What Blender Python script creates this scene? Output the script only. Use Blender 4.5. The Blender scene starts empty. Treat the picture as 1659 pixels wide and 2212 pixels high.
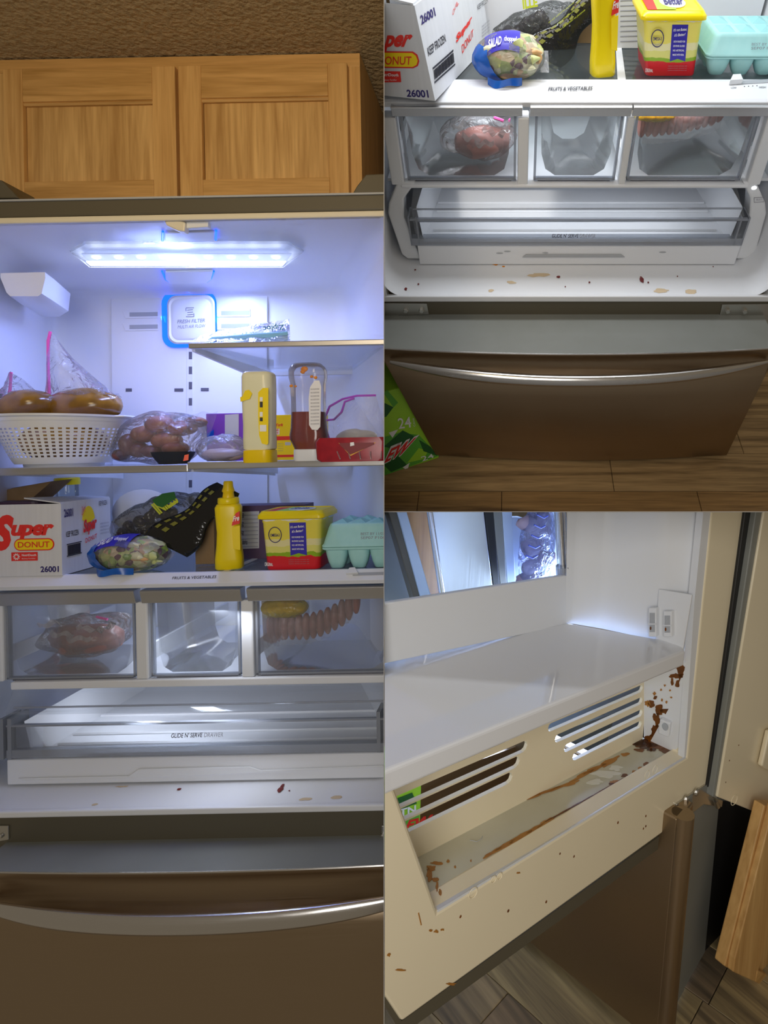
# Three views of one kitchen refrigerator, built as three bays that meet at two thin dividing panels.
import bpy, bmesh, math, random
from mathutils import Vector, Matrix, noise
R = math.radians
random.seed(7)
sc = bpy.context.scene
col = sc.collection

# ------------------------------------------------------------------ camera, world, lights, exposure
F, PX, PY = 1250.0, 1100.0, 970.0            # focal length and principal point for a 1659 x 2212 frame
CAM = Vector((0, 0, 1.40))
cd = bpy.data.cameras.new('camera'); cam = bpy.data.objects.new('camera', cd); col.objects.link(cam)
cam.location = CAM; cam.rotation_euler = (R(90), 0, 0)
cd.sensor_fit = 'VERTICAL'; cd.sensor_height = 36.0; cd.lens = F / 2212 * 36.0
cd.shift_x = (829.5 - PX) / 2212; cd.shift_y = (PY - 1106) / 2212
cd.clip_start = 0.02
sc.camera = cam

wd = bpy.data.worlds.new('world'); sc.world = wd; wd.use_nodes = True
wd.node_tree.nodes['Background'].inputs[0].default_value = (1.0, 0.84, 0.62, 1)
wd.node_tree.nodes['Background'].inputs[1].default_value = 0.17
sc.view_settings.view_transform = 'Standard'; sc.view_settings.look = 'None'
sc.view_settings.gamma = 1.0; sc.view_settings.exposure = 0.0
sc.view_settings.use_curve_mapping = False
sc.cycles.transparent_max_bounces = 40


class Frame:
    """A bay's own axes: x along the refrigerator's width, y into it, z up."""
    def __init__(s, O, ex, ey, ez, keep):
        s.M = Matrix(((ex[0], ey[0], ez[0], O[0]), (ex[1], ey[1], ez[1], O[1]), (ex[2], ey[2], ez[2], O[2]), (0, 0, 0, 1)))
        s.Mi = s.M.inverted(); s.c = s.Mi @ CAM; s.keep = keep
    def ray(s, px, py):
        return s.Mi.to_3x3() @ Vector(((px - PX) / F, 1, (PY - py) / F))
    def S(s, px, py, y):
        r = s.ray(px, py); return s.c + r * ((y - s.c.y) / r.y)
    def T(s, px, py, z):
        r = s.ray(px, py); return s.c + r * ((z - s.c.z) / r.z)
    def X(s, px, py, x):
        r = s.ray(px, py); return s.c + r * ((x - s.c.x) / r.x)
    def PL(s, px, py, p, n):
        r = s.ray(px, py); p = Vector(p); n = Vector(n)
        return s.c + r * (((p - s.c).dot(n)) / r.dot(n))


def wray(px, py): return Vector(((px - PX) / F, 1, (PY - py) / F))
SV = (PX - 829.5) / F          # the upright divider
SH = (1105.5 - PY) / F         # the level divider
nV = Vector((1, SV, 0)); nH = Vector((0, SH, 1))
KA = [(-nV)]; KB = [nV, nH]; KC = [nV, -nH]
ra = R(1.1)
FA = Frame(CAM, (math.cos(ra), 0, math.sin(ra)), (0, 1, 0), (-math.sin(ra), 0, math.cos(ra)), KA)
pb = R(50)
FB = Frame(CAM + wray(1100, 640) * 1.35, (1, 0, 0), (0, math.cos(pb), math.sin(pb)), (0, -math.sin(pb), math.cos(pb)), KB)
cw = Vector((0.75412847, 0.65660932, -0.01242747)).normalized()
cu = Vector((0.06883538, -0.06021133, 0.99580936)).normalized()
FC = Frame(CAM + wray(1480, 1640) * 0.95, cw, cu.cross(cw), cu, KC)


def lamp(name, fr, loc, aim, w, h, power, color, spread=180):
    l = bpy.data.lights.new(name, 'AREA'); l.shape = 'RECTANGLE'; l.size = w; l.size_y = h
    l.energy = power; l.color = color; l.spread = R(spread)
    o = bpy.data.objects.new(name, l); col.objects.link(o)
    a = fr.M @ Vector(loc); b = fr.M @ Vector(aim)
    o.location = a; o.rotation_euler = (b - a).to_track_quat('-Z', 'Y').to_euler()
    return o

ZCA = FA.S(415, 476, 1.28).z
LA = FA.T(402, 570, ZCA - 0.0145)
lamp('fridge_led_or_fill', FA, LA, (LA[0], LA[1] + .0001, -1), FA.T(610, 570, LA.z).x - FA.T(194, 570, LA.z).x, 0.022, 4.8, (0.30, 0.39, 1.0))
lamp('fridge_led_or_fill', FB, (0.16, 0.26, 0.86), (0.16, 0.10, 0.0), 0.60, 0.10, 3.8, (0.93, 0.96, 1.0))
lamp('kitchen_ceiling_light', FA, (-0.45, -0.40, 0.80), (-0.75, 1.5, 0.78), 0.5, 0.4, 1.8, (1.0, 0.74, 0.40), 75)
lamp('fridge_led_or_fill', FC, (0.06, 0.50, 0.10), (-0.40, 0.28, 0.16), 0.40, 0.20, 7.5, (0.40, 0.56, 1.0))
lamp('fridge_led_or_fill', FC, (0.16, 0.34, 0.06), (0.0, 0.62, 0.02), 0.10, 0.10, 1.6, (0.62, 0.78, 1.0))  # added fill, hidden beside the bin, lights the panel behind the slots
lamp('crisper_led_light', FA, (LA[0], 1.48, -0.375), (LA[0], 1.50, -1.0), 0.55, 0.02, 0.8, (0.80, 0.86, 1.0))
lamp('drawer_led_light', FA, (LA[0], 1.42, -0.60), (LA[0], 1.44, -1.0), 0.55, 0.02, 0.5, (0.80, 0.86, 1.0))
lamp('crisper_led_light', FB, (0.16, 0.20, 0.345), (0.16, 0.26, 0.0), 0.55, 0.02, 0.7, (0.93, 0.96, 1.0))
lamp('drawer_led_light', FB, (0.16, 0.20, 0.175), (0.16, 0.18, 0.0), 0.55, 0.02, 0.35, (0.93, 0.96, 1.0))
for bx_, by_ in ((352, 690), (470, 690), (412, 628), (412, 606)):
    bl_ = lamp('filter_blue_led', FA, FA.S(bx_, by_, 1.825), FA.S(412, 690, 1.90) if by_ > 610 else FA.S(412, 560, 1.80), 0.02, 0.02, 0.06, (0.0, 0.05, 1.0))
lamp('room_fill_light', FA, (-0.10, -0.75, 0.10), (-0.15, 1.3, -0.40), 0.7, 0.9, 11.0, (1.0, 0.97, 0.93))  # added neutral fill lamp behind the camera, no window there
# ------------------------------------------------------------------ materials
def new_mat(name):
    m = bpy.data.materials.new(name); m.use_nodes = True
    nt = m.node_tree; b = nt.nodes['Principled BSDF']
    return m, nt, b

def coords(nt, scale, kind='Object'):
    tc = nt.nodes.new('ShaderNodeTexCoord'); mp = nt.nodes.new('ShaderNodeMapping')
    mp.inputs['Scale'].default_value = scale if isinstance(scale, tuple) else (scale,) * 3
    nt.links.new(tc.outputs[kind], mp.inputs['Vector']); return mp.outputs['Vector']

def mat(name, c, rough=.5, metal=0., c2=None, ns=20., namt=.5, bump=0., bs=60., emit=0., spec=.5, sub=None, coat=0., aniso=None):
    m, nt, b = new_mat(name)
    b.inputs['Base Color'].default_value = (*c, 1); b.inputs['Roughness'].default_value = rough
    b.inputs['Metallic'].default_value = metal; b.inputs['Specular IOR Level'].default_value = spec
    b.inputs['Coat Weight'].default_value = coat
    if c2:
        n = nt.nodes.new('ShaderNodeTexNoise'); n.inputs['Scale'].default_value = 1; n.inputs['Detail'].default_value = 5
        nt.links.new(coords(nt, ns), n.inputs['Vector'])
        r = nt.nodes.new('ShaderNodeValToRGB')
        r.color_ramp.elements[0].position = .5 - namt / 2; r.color_ramp.elements[1].position = .5 + namt / 2
        r.color_ramp.elements[0].color = (*c, 1); r.color_ramp.elements[1].color = (*c2, 1)
        nt.links.new(n.outputs['Fac'], r.inputs['Fac']); nt.links.new(r.outputs['Color'], b.inputs['Base Color'])
    if bump:
        n = nt.nodes.new('ShaderNodeTexNoise'); n.inputs['Scale'].default_value = 1; n.inputs['Detail'].default_value = 3
        nt.links.new(coords(nt, bs), n.inputs['Vector'])
        bp = nt.nodes.new('ShaderNodeBump'); bp.inputs['Strength'].default_value = bump; bp.inputs['Distance'].default_value = .01
        nt.links.new(n.outputs['Fac'], bp.inputs['Height']); nt.links.new(bp.outputs['Normal'], b.inputs['Normal'])
    if emit:
        b.inputs['Emission Color'].default_value = (*c, 1); b.inputs['Emission Strength'].default_value = emit
    if sub:
        b.inputs['Subsurface Weight'].default_value = sub; b.inputs['Subsurface Scale'].default_value = .02
    return m

def clear(name, tint=(.95, .96, .98), body=.06, rough=.08, bump=0., bs=40., bodycol=(.9, .92, .95), metal_edge=.35):
    """thin clear plastic: mostly transparent with a glossy Fresnel coat and a little milky body"""
    m = bpy.data.materials.new(name); m.use_nodes = True; nt = m.node_tree; nt.nodes.clear()
    out = nt.nodes.new('ShaderNodeOutputMaterial'); mx = nt.nodes.new('ShaderNodeMixShader'); mx2 = nt.nodes.new('ShaderNodeMixShader')
    tr = nt.nodes.new('ShaderNodeBsdfTransparent'); tr.inputs[0].default_value = (*tint, 1)
    df = nt.nodes.new('ShaderNodeBsdfDiffuse'); df.inputs[0].default_value = (*bodycol, 1)
    gl = nt.nodes.new('ShaderNodeBsdfGlossy'); gl.inputs['Roughness'].default_value = rough
    lw = nt.nodes.new('ShaderNodeFresnel'); lw.inputs['IOR'].default_value = 1.45
    mth = nt.nodes.new('ShaderNodeMath'); mth.operation = 'MULTIPLY_ADD'; mth.inputs[1].default_value = .8; mth.inputs[2].default_value = .01; mth.use_clamp = True
    nt.links.new(lw.outputs[0], mth.inputs[0])
    mx2.inputs[0].default_value = body
    nt.links.new(tr.outputs[0], mx2.inputs[1]); nt.links.new(df.outputs[0], mx2.inputs[2])
    nt.links.new(mth.outputs[0], mx.inputs[0]); nt.links.new(mx2.outputs[0], mx.inputs[1]); nt.links.new(gl.outputs[0], mx.inputs[2])
    nt.links.new(mx.outputs[0], out.inputs[0])
    if bump:
        n = nt.nodes.new('ShaderNodeTexNoise'); n.inputs['Scale'].default_value = 1; n.inputs['Detail'].default_value = 4; n.inputs['Distortion'].default_value = 1.2
        nt.links.new(coords(nt, bs), n.inputs['Vector'])
        bp = nt.nodes.new('ShaderNodeBump'); bp.inputs['Strength'].default_value = bump; bp.inputs['Distance'].default_value = .02
        nt.links.new(n.outputs['Fac'], bp.inputs['Height'])
        nt.links.new(bp.outputs['Normal'], gl.inputs['Normal']); nt.links.new(bp.outputs['Normal'], lw.inputs['Normal']); nt.links.new(bp.outputs['Normal'], df.inputs['Normal'])
    return m

def wood(name, c1, c2, axis='z', rough=.45, scale=1., fine=1.):
    m, nt, b = new_mat(name)
    s = {'z': (38, 38, 2.2), 'x': (2.2, 38, 38), 'y': (38, 2.2, 38)}[axis]
    v = coords(nt, tuple(k * scale for k in s))
    n = nt.nodes.new('ShaderNodeTexNoise'); n.inputs['Scale'].default_value = 1; n.inputs['Detail'].default_value = 6; n.inputs['Distortion'].default_value = 1.1
    nt.links.new(v, n.inputs['Vector'])
    n2 = nt.nodes.new('ShaderNodeTexNoise'); n2.inputs['Scale'].default_value = 5 * fine; n2.inputs['Detail'].default_value = 3
    nt.links.new(v, n2.inputs['Vector'])
    ad = nt.nodes.new('ShaderNodeMath'); ad.operation = 'MULTIPLY_ADD'; ad.inputs[1].default_value = .35
    nt.links.new(n2.outputs['Fac'], ad.inputs[0]); nt.links.new(n.outputs['Fac'], ad.inputs[2])
    r = nt.nodes.new('ShaderNodeValToRGB'); e = r.color_ramp.elements
    e[0].position = .45; e[1].position = .88; e[0].color = (*c2, 1); e[1].color = (*c1, 1)
    nt.links.new(ad.outputs[0], r.inputs['Fac']); nt.links.new(r.outputs['Color'], b.inputs['Base Color'])
    b.inputs['Roughness'].default_value = rough
    bp = nt.nodes.new('ShaderNodeBump'); bp.inputs['Strength'].default_value = .15; bp.inputs['Distance'].default_value = .003
    nt.links.new(ad.outputs[0], bp.inputs['Height']); nt.links.new(bp.outputs['Normal'], b.inputs['Normal'])
    return m

def brushed(name, c, rough=.3, axis='x', amt=.25):
    m, nt, b = new_mat(name)
    s = {'x': (1.5, 300, 300), 'z': (300, 300, 1.5)}[axis]
    n = nt.nodes.new('ShaderNodeTexNoise'); n.inputs['Scale'].default_value = 1; n.inputs['Detail'].default_value = 4
    nt.links.new(coords(nt, s), n.inputs['Vector'])
    n2 = nt.nodes.new('ShaderNodeTexNoise'); n2.inputs['Scale'].default_value = 1; n2.inputs['Detail'].default_value = 4
    nt.links.new(coords(nt, 7.), n2.inputs['Vector'])
    ad = nt.nodes.new('ShaderNodeMath'); ad.operation = 'MULTIPLY_ADD'; ad.inputs[1].default_value = .7
    nt.links.new(n2.outputs['Fac'], ad.inputs[0]); nt.links.new(n.outputs['Fac'], ad.inputs[2])
    mr = nt.nodes.new('ShaderNodeMapRange'); mr.inputs[1].default_value = .5; mr.inputs[2].default_value = 1.2
    mr.inputs[3].default_value = rough * (1 - amt); mr.inputs[4].default_value = rough * (1 + amt)
    nt.links.new(ad.outputs[0], mr.inputs[0]); nt.links.new(mr.outputs[0], b.inputs['Roughness'])
    b.inputs['Base Color'].default_value = (*c, 1); b.inputs['Metallic'].default_value = 1
    return m

def bands(name, stops, axis=2, rough=.4, noise_amt=0., ns=40.):
    """print that changes colour with height on the thing itself: stops = [(height, colour), ...]"""
    m, nt, b = new_mat(name)
    tc = nt.nodes.new('ShaderNodeTexCoord'); sp = nt.nodes.new('ShaderNodeSeparateXYZ')
    nt.links.new(tc.outputs['Object'], sp.inputs[0])
    src = sp.outputs[axis]
    if noise_amt:
        n = nt.nodes.new('ShaderNodeTexNoise'); n.inputs['Scale'].default_value = ns; n.inputs['Detail'].default_value = 4
        nt.links.new(tc.outputs['Object'], n.inputs['Vector'])
        a = nt.nodes.new('ShaderNodeMath'); a.operation = 'SUBTRACT'; a.inputs[1].default_value = .5; nt.links.new(n.outputs['Fac'], a.inputs[0])
        c = nt.nodes.new('ShaderNodeMath'); c.operation = 'MULTIPLY_ADD'; c.inputs[1].default_value = noise_amt
        nt.links.new(a.outputs[0], c.inputs[0]); nt.links.new(src, c.inputs[2]); src = c.outputs[0]
    h0, h1 = stops[0][0], stops[-1][0]
    mr = nt.nodes.new('ShaderNodeMapRange'); mr.inputs[1].default_value = h0; mr.inputs[2].default_value = h1
    nt.links.new(src, mr.inputs[0])
    r = nt.nodes.new('ShaderNodeValToRGB'); r.color_ramp.interpolation = 'CONSTANT'
    for i, (h, cc) in enumerate(stops):
        p = (h - h0) / (h1 - h0)
        e = r.color_ramp.elements[i] if i < 2 else r.color_ramp.elements.new(p)
        e.position = p; e.color = (*cc, 1)
    nt.links.new(mr.outputs[0], r.inputs['Fac']); nt.links.new(r.outputs['Color'], b.inputs['Base Color'])
    b.inputs['Roughness'].default_value = rough
    return m

def patches(name, cols, scale=30., rough=.4, bump=.3, vor=True):
    """mottled food: cells of the listed colours"""
    m, nt, b = new_mat(name)
    v = nt.nodes.new('ShaderNodeTexVoronoi'); v.inputs['Scale'].default_value = 1; v.inputs['Randomness'].default_value = 1
    nn = nt.nodes.new('ShaderNodeTexNoise'); nn.inputs['Scale'].default_value = 3
    cv = coords(nt, scale); nt.links.new(cv, v.inputs['Vector'])
    sp = nt.nodes.new('ShaderNodeSeparateColor'); nt.links.new(v.outputs['Color'], sp.inputs[0])
    r = nt.nodes.new('ShaderNodeValToRGB'); r.color_ramp.interpolation = 'CONSTANT'
    for i, cc in enumerate(cols):
        e = r.color_ramp.elements[i] if i < 2 else r.color_ramp.elements.new(i / len(cols))
        e.position = i / len(cols); e.color = (*cc, 1)
    nt.links.new(sp.outputs[0], r.inputs['Fac']); nt.links.new(r.outputs['Color'], b.inputs['Base Color'])
    b.inputs['Roughness'].default_value = rough
    bp = nt.nodes.new('ShaderNodeBump'); bp.inputs['Strength'].default_value = bump; bp.inputs['Distance'].default_value = .01
    nt.links.new(v.outputs['Distance'], bp.inputs['Height']); nt.links.new(bp.outputs['Normal'], b.inputs['Normal'])
    return m

# ------------------------------------------------------------------ mesh building
class MB:
    def __init__(s): s.v = []; s.f = []
    def add(s, vs, fs):
        o = len(s.v); s.v += [Vector(v) for v in vs]; s.f += [tuple(i + o for i in f) for f in fs]; return s
    def box(s, x0, x1, y0, y1, z0, z1):
        return s.hexa([(x0, y0, z0), (x1, y0, z0), (x1, y1, z0), (x0, y1, z0), (x0, y0, z1), (x1, y0, z1), (x1, y1, z1), (x0, y1, z1)])
    def hexa(s, p):
        return s.add(p, [(0, 3, 2, 1), (4, 5, 6, 7), (0, 1, 5, 4), (1, 2, 6, 5), (2, 3, 7, 6), (3, 0, 4, 7)])
    def prism(s, pts, vec):
        n = len(pts); vec = Vector(vec); a = [Vector(p) for p in pts]; b = [p + vec for p in a]
        return s.add(a + b, [tuple(range(n))[::-1], tuple(range(n, 2 * n))] + [(i, (i + 1) % n, n + (i + 1) % n, n + i) for i in range(n)])
    def quad(s, a, b, c, d): return s.add([a, b, c, d], [(0, 1, 2, 3)])
    def poly(s, pts): return s.add(pts, [tuple(range(len(pts)))])
    def loft(s, rings, cap0=True, cap1=True, closed=True):
        n = len(rings[0]); o = len(s.v)
        for r in rings: s.v += [Vector(p) for p in r]
        for k in range(len(rings) - 1):
            for i in range(n if closed else n - 1):
                j = (i + 1) % n
                s.f.append((o + k * n + i, o + k * n + j, o + (k + 1) * n + j, o + (k + 1) * n + i))
        if cap0: s.f.append(tuple(o + i for i in range(n))[::-1])
        if cap1: s.f.append(tuple(o + (len(rings) - 1) * n + i for i in range(n)))
        return s
    def tube(s, path, r, n=8, cap=True, flat=1.):
        path = [Vector(p) for p in path]; rings = []
        for i, p in enumerate(path):
            t = (path[min(i + 1, len(path) - 1)] - path[max(i - 1, 0)]).normalized()
            ref = Vector((0, 0, 1)) if abs(t.z) < .9 else Vector((0, 1, 0))
            a = t.cross(ref).normalized(); b = a.cross(t)
            rr = r[i] if isinstance(r, (list, tuple)) else r
            rings.append([p + a * math.cos(2 * math.pi * k / n) * rr + b * math.sin(2 * math.pi * k / n) * rr * flat for k in range(n)])
        return s.loft(rings, cap, cap)
    def grid(s, fn, nu, nv):
        o = len(s.v)
        for j in range(nv + 1):
            for i in range(nu + 1): s.v.append(Vector(fn(i / nu, j / nv)))
        for j in range(nv):
            for i in range(nu):
                a = o + j * (nu + 1) + i; s.f.append((a, a + 1, a + nu + 2, a + nu + 1))
        return s
    def blob(s, c, r, amp=0., freq=6., seed=0, n=24, m=14, fn=None, pw=1.):
        rings = []; c = Vector(c)
        for j in range(1, m):
            th = math.pi * j / m; ring = []
            for i in range(n):
                ph = 2 * math.pi * i / n
                d = Vector((math.sin(th) * math.cos(ph), math.sin(th) * math.sin(ph), -math.cos(th)))
                if pw != 1.: d = Vector([math.copysign(abs(q) ** pw, q) for q in d])
                p = Vector((d.x * r[0], d.y * r[1], d.z * r[2]))
                k = 1 + amp * (noise.noise(p * freq + Vector((seed * 3.1, seed * 1.7, seed))) + .5 * noise.noise(p * freq * 2.3 + Vector((seed, 0, seed * 2.)))) if amp else 1
                q = p * k
                if fn: q = Vector(fn(q))
                ring.append(c + q)
            rings.append(ring)
        o = len(s.v); s.loft(rings, False, False)
        def pole(z, ring):
            q = Vector((0, 0, z)); 
            if fn: q = Vector(fn(q))
            return c + q
        s.v.append(pole(-r[2], 0)); s.v.append(pole(r[2], 0)); a = len(s.v) - 2
        for i in range(n):
            s.f.append((o + (i + 1) % n, o + i, a)); k = o + (m - 2) * n; s.f.append((k + i, k + (i + 1) % n, a + 1))
        return s

def rr(cx, cy, hw, hd, rad, n=5):
    """rounded rectangle as (x, y) points"""
    rad = min(rad, hw * .999, hd * .999); out = []
    for qx, qy, a0 in ((1, 1, 0), (-1, 1, 90), (-1, -1, 180), (1, -1, 270)):
        for k in range(n + 1):
            a = R(a0 + 90 * k / n); out.append((cx + qx * (hw - rad) + rad * math.cos(a), cy + qy * (hd - rad) + rad * math.sin(a)))
    return out

class Node:
    def __init__(s, o, fr, base): s.o = o; s.fr = fr; s.base = base
MESHES = []
def _mesh(name, mb, m, fr, base, smooth=False, bevel=0., seg=2, weld=False):
    me = bpy.data.meshes.new(name)
    bm = bmesh.new(); b = Vector(base)
    vs = [bm.verts.new(v - b) for v in mb.v]
    for f in mb.f:
        try: bm.faces.new([vs[i] for i in f])
        except ValueError: pass
    if weld or bevel: bmesh.ops.remove_doubles(bm, verts=bm.verts, dist=1e-5)
    bmesh.ops.recalc_face_normals(bm, faces=bm.faces)
    if bevel: bmesh.ops.bevel(bm, geom=[e for e in bm.edges if len(e.link_faces) == 2 and e.calc_face_angle(0) > .35], offset=bevel, segments=seg, affect='EDGES', clamp_overlap=True, profile=.5)
    if smooth:
        for f in bm.faces: f.smooth = True
        for e in bm.edges:
            if len(e.link_faces) == 2 and e.calc_face_angle(0) > R(50): e.smooth = False
    bm.to_mesh(me); bm.free(); me.materials.append(m)
    o = bpy.data.objects.new(name, me); col.objects.link(o); MESHES.append((o, fr, Vector(base)))
    return o

def thing(name, label, cat, fr, base=(0, 0, 0), group=None):
    o = bpy.data.objects.new(name, None); col.objects.link(o); o.empty_display_size = .05
    o.matrix_world = fr.M @ Matrix.Translation(Vector(base))
    o['label'] = label; o['category'] = cat
    if group: o['group'] = group
    return Node(o, fr, Vector(base))

def part(name, mb, m, par, smooth=False, bevel=0., label=None, kind=None, seg=2, weld=False):
    o = _mesh(name, mb, m, par.fr, par.base, smooth, bevel, seg, weld); o.parent = par.o
    if label: o['label'] = label
    if kind: o['kind'] = kind
    return Node(o, par.fr, par.base)

def solo(name, mb, m, fr, label=None, cat=None, group=None, kind=None, smooth=False, bevel=0., seg=2, weld=False):
    xs = [v.x for v in mb.v]; ys = [v.y for v in mb.v]; zs = [v.z for v in mb.v]
    base = Vector(((min(xs) + max(xs)) / 2, (min(ys) + max(ys)) / 2, min(zs)))
    o = _mesh(name, mb, m, fr, base, smooth, bevel, seg, weld); o.matrix_world = fr.M @ Matrix.Translation(base)
    if label: o['label'] = label
    if cat: o['category'] = cat
    if group: o['group'] = group
    if kind: o['kind'] = kind
    return Node(o, fr, base)

_tc = {}
def glyphs(s, bold=0., shear=0., space=1.):
    k = (s, bold, shear, space)
    if k in _tc: return _tc[k]
    cu_ = bpy.data.curves.new('t', 'FONT'); cu_.body = s; cu_.size = 1; cu_.shear = shear; cu_.offset = bold; cu_.space_character = space
    cu_.resolution_u = 3
    ob = bpy.data.objects.new('t', cu_); col.objects.link(ob); bpy.context.view_layer.update()
    me = bpy.data.meshes.new_from_object(ob.evaluated_get(bpy.context.evaluated_depsgraph_get()))
    vs = [v.co.copy() for v in me.vertices]; fs = [tuple(p.vertices) for p in me.polygons]
    bpy.data.objects.remove(ob); bpy.data.curves.remove(cu_); bpy.data.meshes.remove(me)
    x0 = min(v.x for v in vs); x1 = max(v.x for v in vs); y0 = min(v.y for v in vs); y1 = max(v.y for v in vs)
    vs = [((v.x - x0) / (x1 - x0), (v.y - y0) / (y1 - y0)) for v in vs]
    _tc[k] = (vs, fs, (x1 - x0) / (y1 - y0)); return _tc[k]

def text_on(mb, s, bl, br, tr, tl, off=.0006, **kw):
    """lay lettering on the quad bl br tr tl (points in bay axes)"""
    vs, fs, _ = glyphs(s, **kw); bl, br, tr, tl = map(Vector, (bl, br, tr, tl))
    n = (br - bl).cross(tl - bl).normalized() * off
    mb.add([bl * (1 - u) * (1 - v) + br * u * (1 - v) + tr * u * v + tl * (1 - u) * v + n for u, v in vs], fs); return mb

def qd(fn, x0, y0, x1, y1, sk=0.):
    """quad from pixel corners (left, bottom, right, top) with a tilt sk in pixels from left to right"""
    return fn(x0, y0), fn(x1, y0 + sk), fn(x1, y1 + sk), fn(x0, y1)

def letter(par, s, m, quad, off=.0006, name='lettering', **kw):
    return part(name, text_on(MB(), s, *quad, off=off, **kw), m, par)

def patch(par, name, pts, m, off=.0004, thick=0.0004):
    """thin printed or stuck-on patch"""
    a = [Vector(p) for p in pts]; n = (a[1] - a[0]).cross(a[2] - a[0]).normalized()
    if n.length == 0: n = Vector((0, -1, 0))
    return part(name, MB().prism([p + n * off for p in a], n * thick), m, par)
# ------------------------------------------------------------------ palette
WHITE = mat('liner_white', (.80, .82, .86), .40, spec=.4)
WHITE2 = mat('white_plastic', (.78, .80, .83), .35)
GREYPL = mat('grey_plastic', (.42, .44, .47), .4)
CREAM = mat('cream_trim', (.78, .72, .56), .35)
DOORW = mat('door_white_warm_tint', (.90, .80, .58), .25, c2=(.87, .77, .55), ns=5.)  # white plastic; the warm light on it is mixed into the colour
DOORG = mat('door_shelf_gloss', (.82, .83, .86), .08, coat=.5)
DARKOL = mat('dark_cabinet_paint', (.105, .092, .062), .45)
CABGREY = mat('grey_cabinet_paint', (.24, .25, .235), .42, c2=(.21, .22, .20), ns=9.)
ALU = brushed('brushed_aluminium', (.62, .62, .63), .38)
STEEL = brushed('brushed_stainless', (.42, .32, .215), .36)
STEELH = brushed('polished_handle', (.70, .68, .66), .24)
ZINC = mat('zinc_plated', (.62, .61, .58), .3, 1.)
BLACK = mat('rubber_and_shade_black', (.012, .012, .012), .5)  # also paints the shade in the cabinet gaps
SLOT = mat('dark_slot', (.12, .12, .15), .6)
BLUEL = mat('blue_led', (.004, .07, 1.0), .4, emit=3.0)
LED = mat('led_white', (.86, .92, 1.0), .4, emit=4.0)
LEDG = mat('led_diffuser', (.60, .68, .90), .4, emit=.55)
GLASS = clear('clear_glass', (.90, .95, .94), .05, .03)
SHELFG = clear('shelf_glass', (.94, .97, .96), .04, .06)
FROST = clear('grey_glass_shelf', (.78, .82, .82), .06, .06, bodycol=(.35, .4, .4))
CLEARP = clear('clear_plastic', (.95, .96, .97), .04, .10, bodycol=(.80, .84, .9))
CLEARE = clear('clear_plastic_edge', (.62, .65, .70), .38, .12, bodycol=(.62, .66, .74))
LENS = clear('lamp_lens', (.90, .93, 1.), .0, .35, bodycol=(.85, .9, 1.))
FILM = clear('plastic_film', (.94, .94, .95), .10, .16, bump=.9, bs=26., bodycol=(.9, .9, .92))
FILMM = clear('milky_film', (.90, .90, .92), .20, .2, bump=.8, bs=24., bodycol=(.85, .85, .88))
FILMD = clear('tinted_film', (.66, .67, .68), .12, .12, bump=1., bs=20., bodycol=(.4, .42, .4))
OAKV = wood('oak_upright', (.78, .48, .18), (.54, .29, .09), 'z')
OAKH = wood('oak_level', (.74, .44, .16), (.46, .25, .07), 'x')
OAKP = wood('oak_panel', (.80, .51, .20), (.44, .235, .07), 'z', scale=.8)
CEILM = mat('popcorn_ceiling', (.55, .42, .24), .9, c2=(.36, .27, .14), ns=55., bump=1., bs=75.)
WALLM = mat('kitchen_wall', (.34, .27, .17), .8, bump=.5, bs=60.)
DIV = mat('divider_board', (.45, .43, .40), .8)
FLR = [wood('floor_plank_a', (.46, .27, .10), (.13, .07, .025), 'x', .5, .8, 1.5),
       wood('floor_plank_b', (.33, .185, .065), (.09, .047, .016), 'x', .5, .7, 1.5),
       wood('floor_plank_c', (.50, .33, .15), (.16, .095, .037), 'x', .5, .9, 1.5)]
PINK = mat('pink_zip', (.95, .12, .45), .35)
PURP = mat('purple_zip', (.50, .12, .68), .35)
BROTH = mat('brown_broth', (.36, .17, .015), .18, c2=(.16, .075, .012), ns=16., namt=.35, spec=.6)
POTATO = mat('sweet_potato', (.40, .13, .06), .5, c2=(.22, .06, .045), ns=30.)
PLUM = mat('dark_sausage', (.13, .05, .05), .3, c2=(.24, .09, .07), ns=40.)
BLKTRAY = mat('black_tray', (.02, .022, .022), .3)
ORANGE = mat('orange_sticker', (1., .16, .06), .5)
YEL = mat('mustard_yellow', (.90, .70, .0), .3)
YELCAP = mat('yellow_cap', (.86, .60, .0), .35)
MAYO = mat('mayonnaise', (.80, .78, .52), .25, c2=(.84, .82, .60), ns=20.)
KETCH = mat('ketchup', (.17, .012, .006), .15, c2=(.25, .02, .008), ns=25.)
WHT = mat('white_print', (.88, .88, .88), .5)
CARDW = mat('white_corrugated', (.72, .74, .78), .6, c2=(.66, .68, .72), ns=(120., 120., 4.))
CARDB = mat('brown_corrugated', (.30, .19, .09), .8, c2=(.24, .15, .07), ns=30.)
RED = mat('red_print', (.80, .03, .02), .5)
YPR = mat('yellow_print', (.95, .72, .0), .5)
NAVY = mat('navy_print', (.03, .02, .16), .5)
INK = mat('black_print', (.03, .03, .04), .5)
GINK = mat('grey_print', (.28, .28, .32), .5)
BLUEP = mat('blue_bag', (.01, .14, .60), .25, c2=(.005, .08, .42), ns=30.)
INDIGO = mat('indigo_print', (.04, .03, .45), .4)
PURBOX = mat('purple_box', (.20, .05, .42), .5)
DKPUR = mat('dark_purple_box', (.09, .05, .10), .5)
LABELW = mat('label_panel', (.55, .55, .54), .6)
EGG = mat('mint_foam', (.36, .70, .70), .55, c2=(.42, .75, .74), ns=50.)
EGGS = mat('mint_foam_crease', (.30, .63, .64), .6)
MEAT = mat('pink_meat', (.46, .19, .15), .35, c2=(.32, .12, .10), ns=30.)
PALEM = mat('pale_meat', (.62, .48, .43), .4, c2=(.5, .36, .33), ns=30.)
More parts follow.
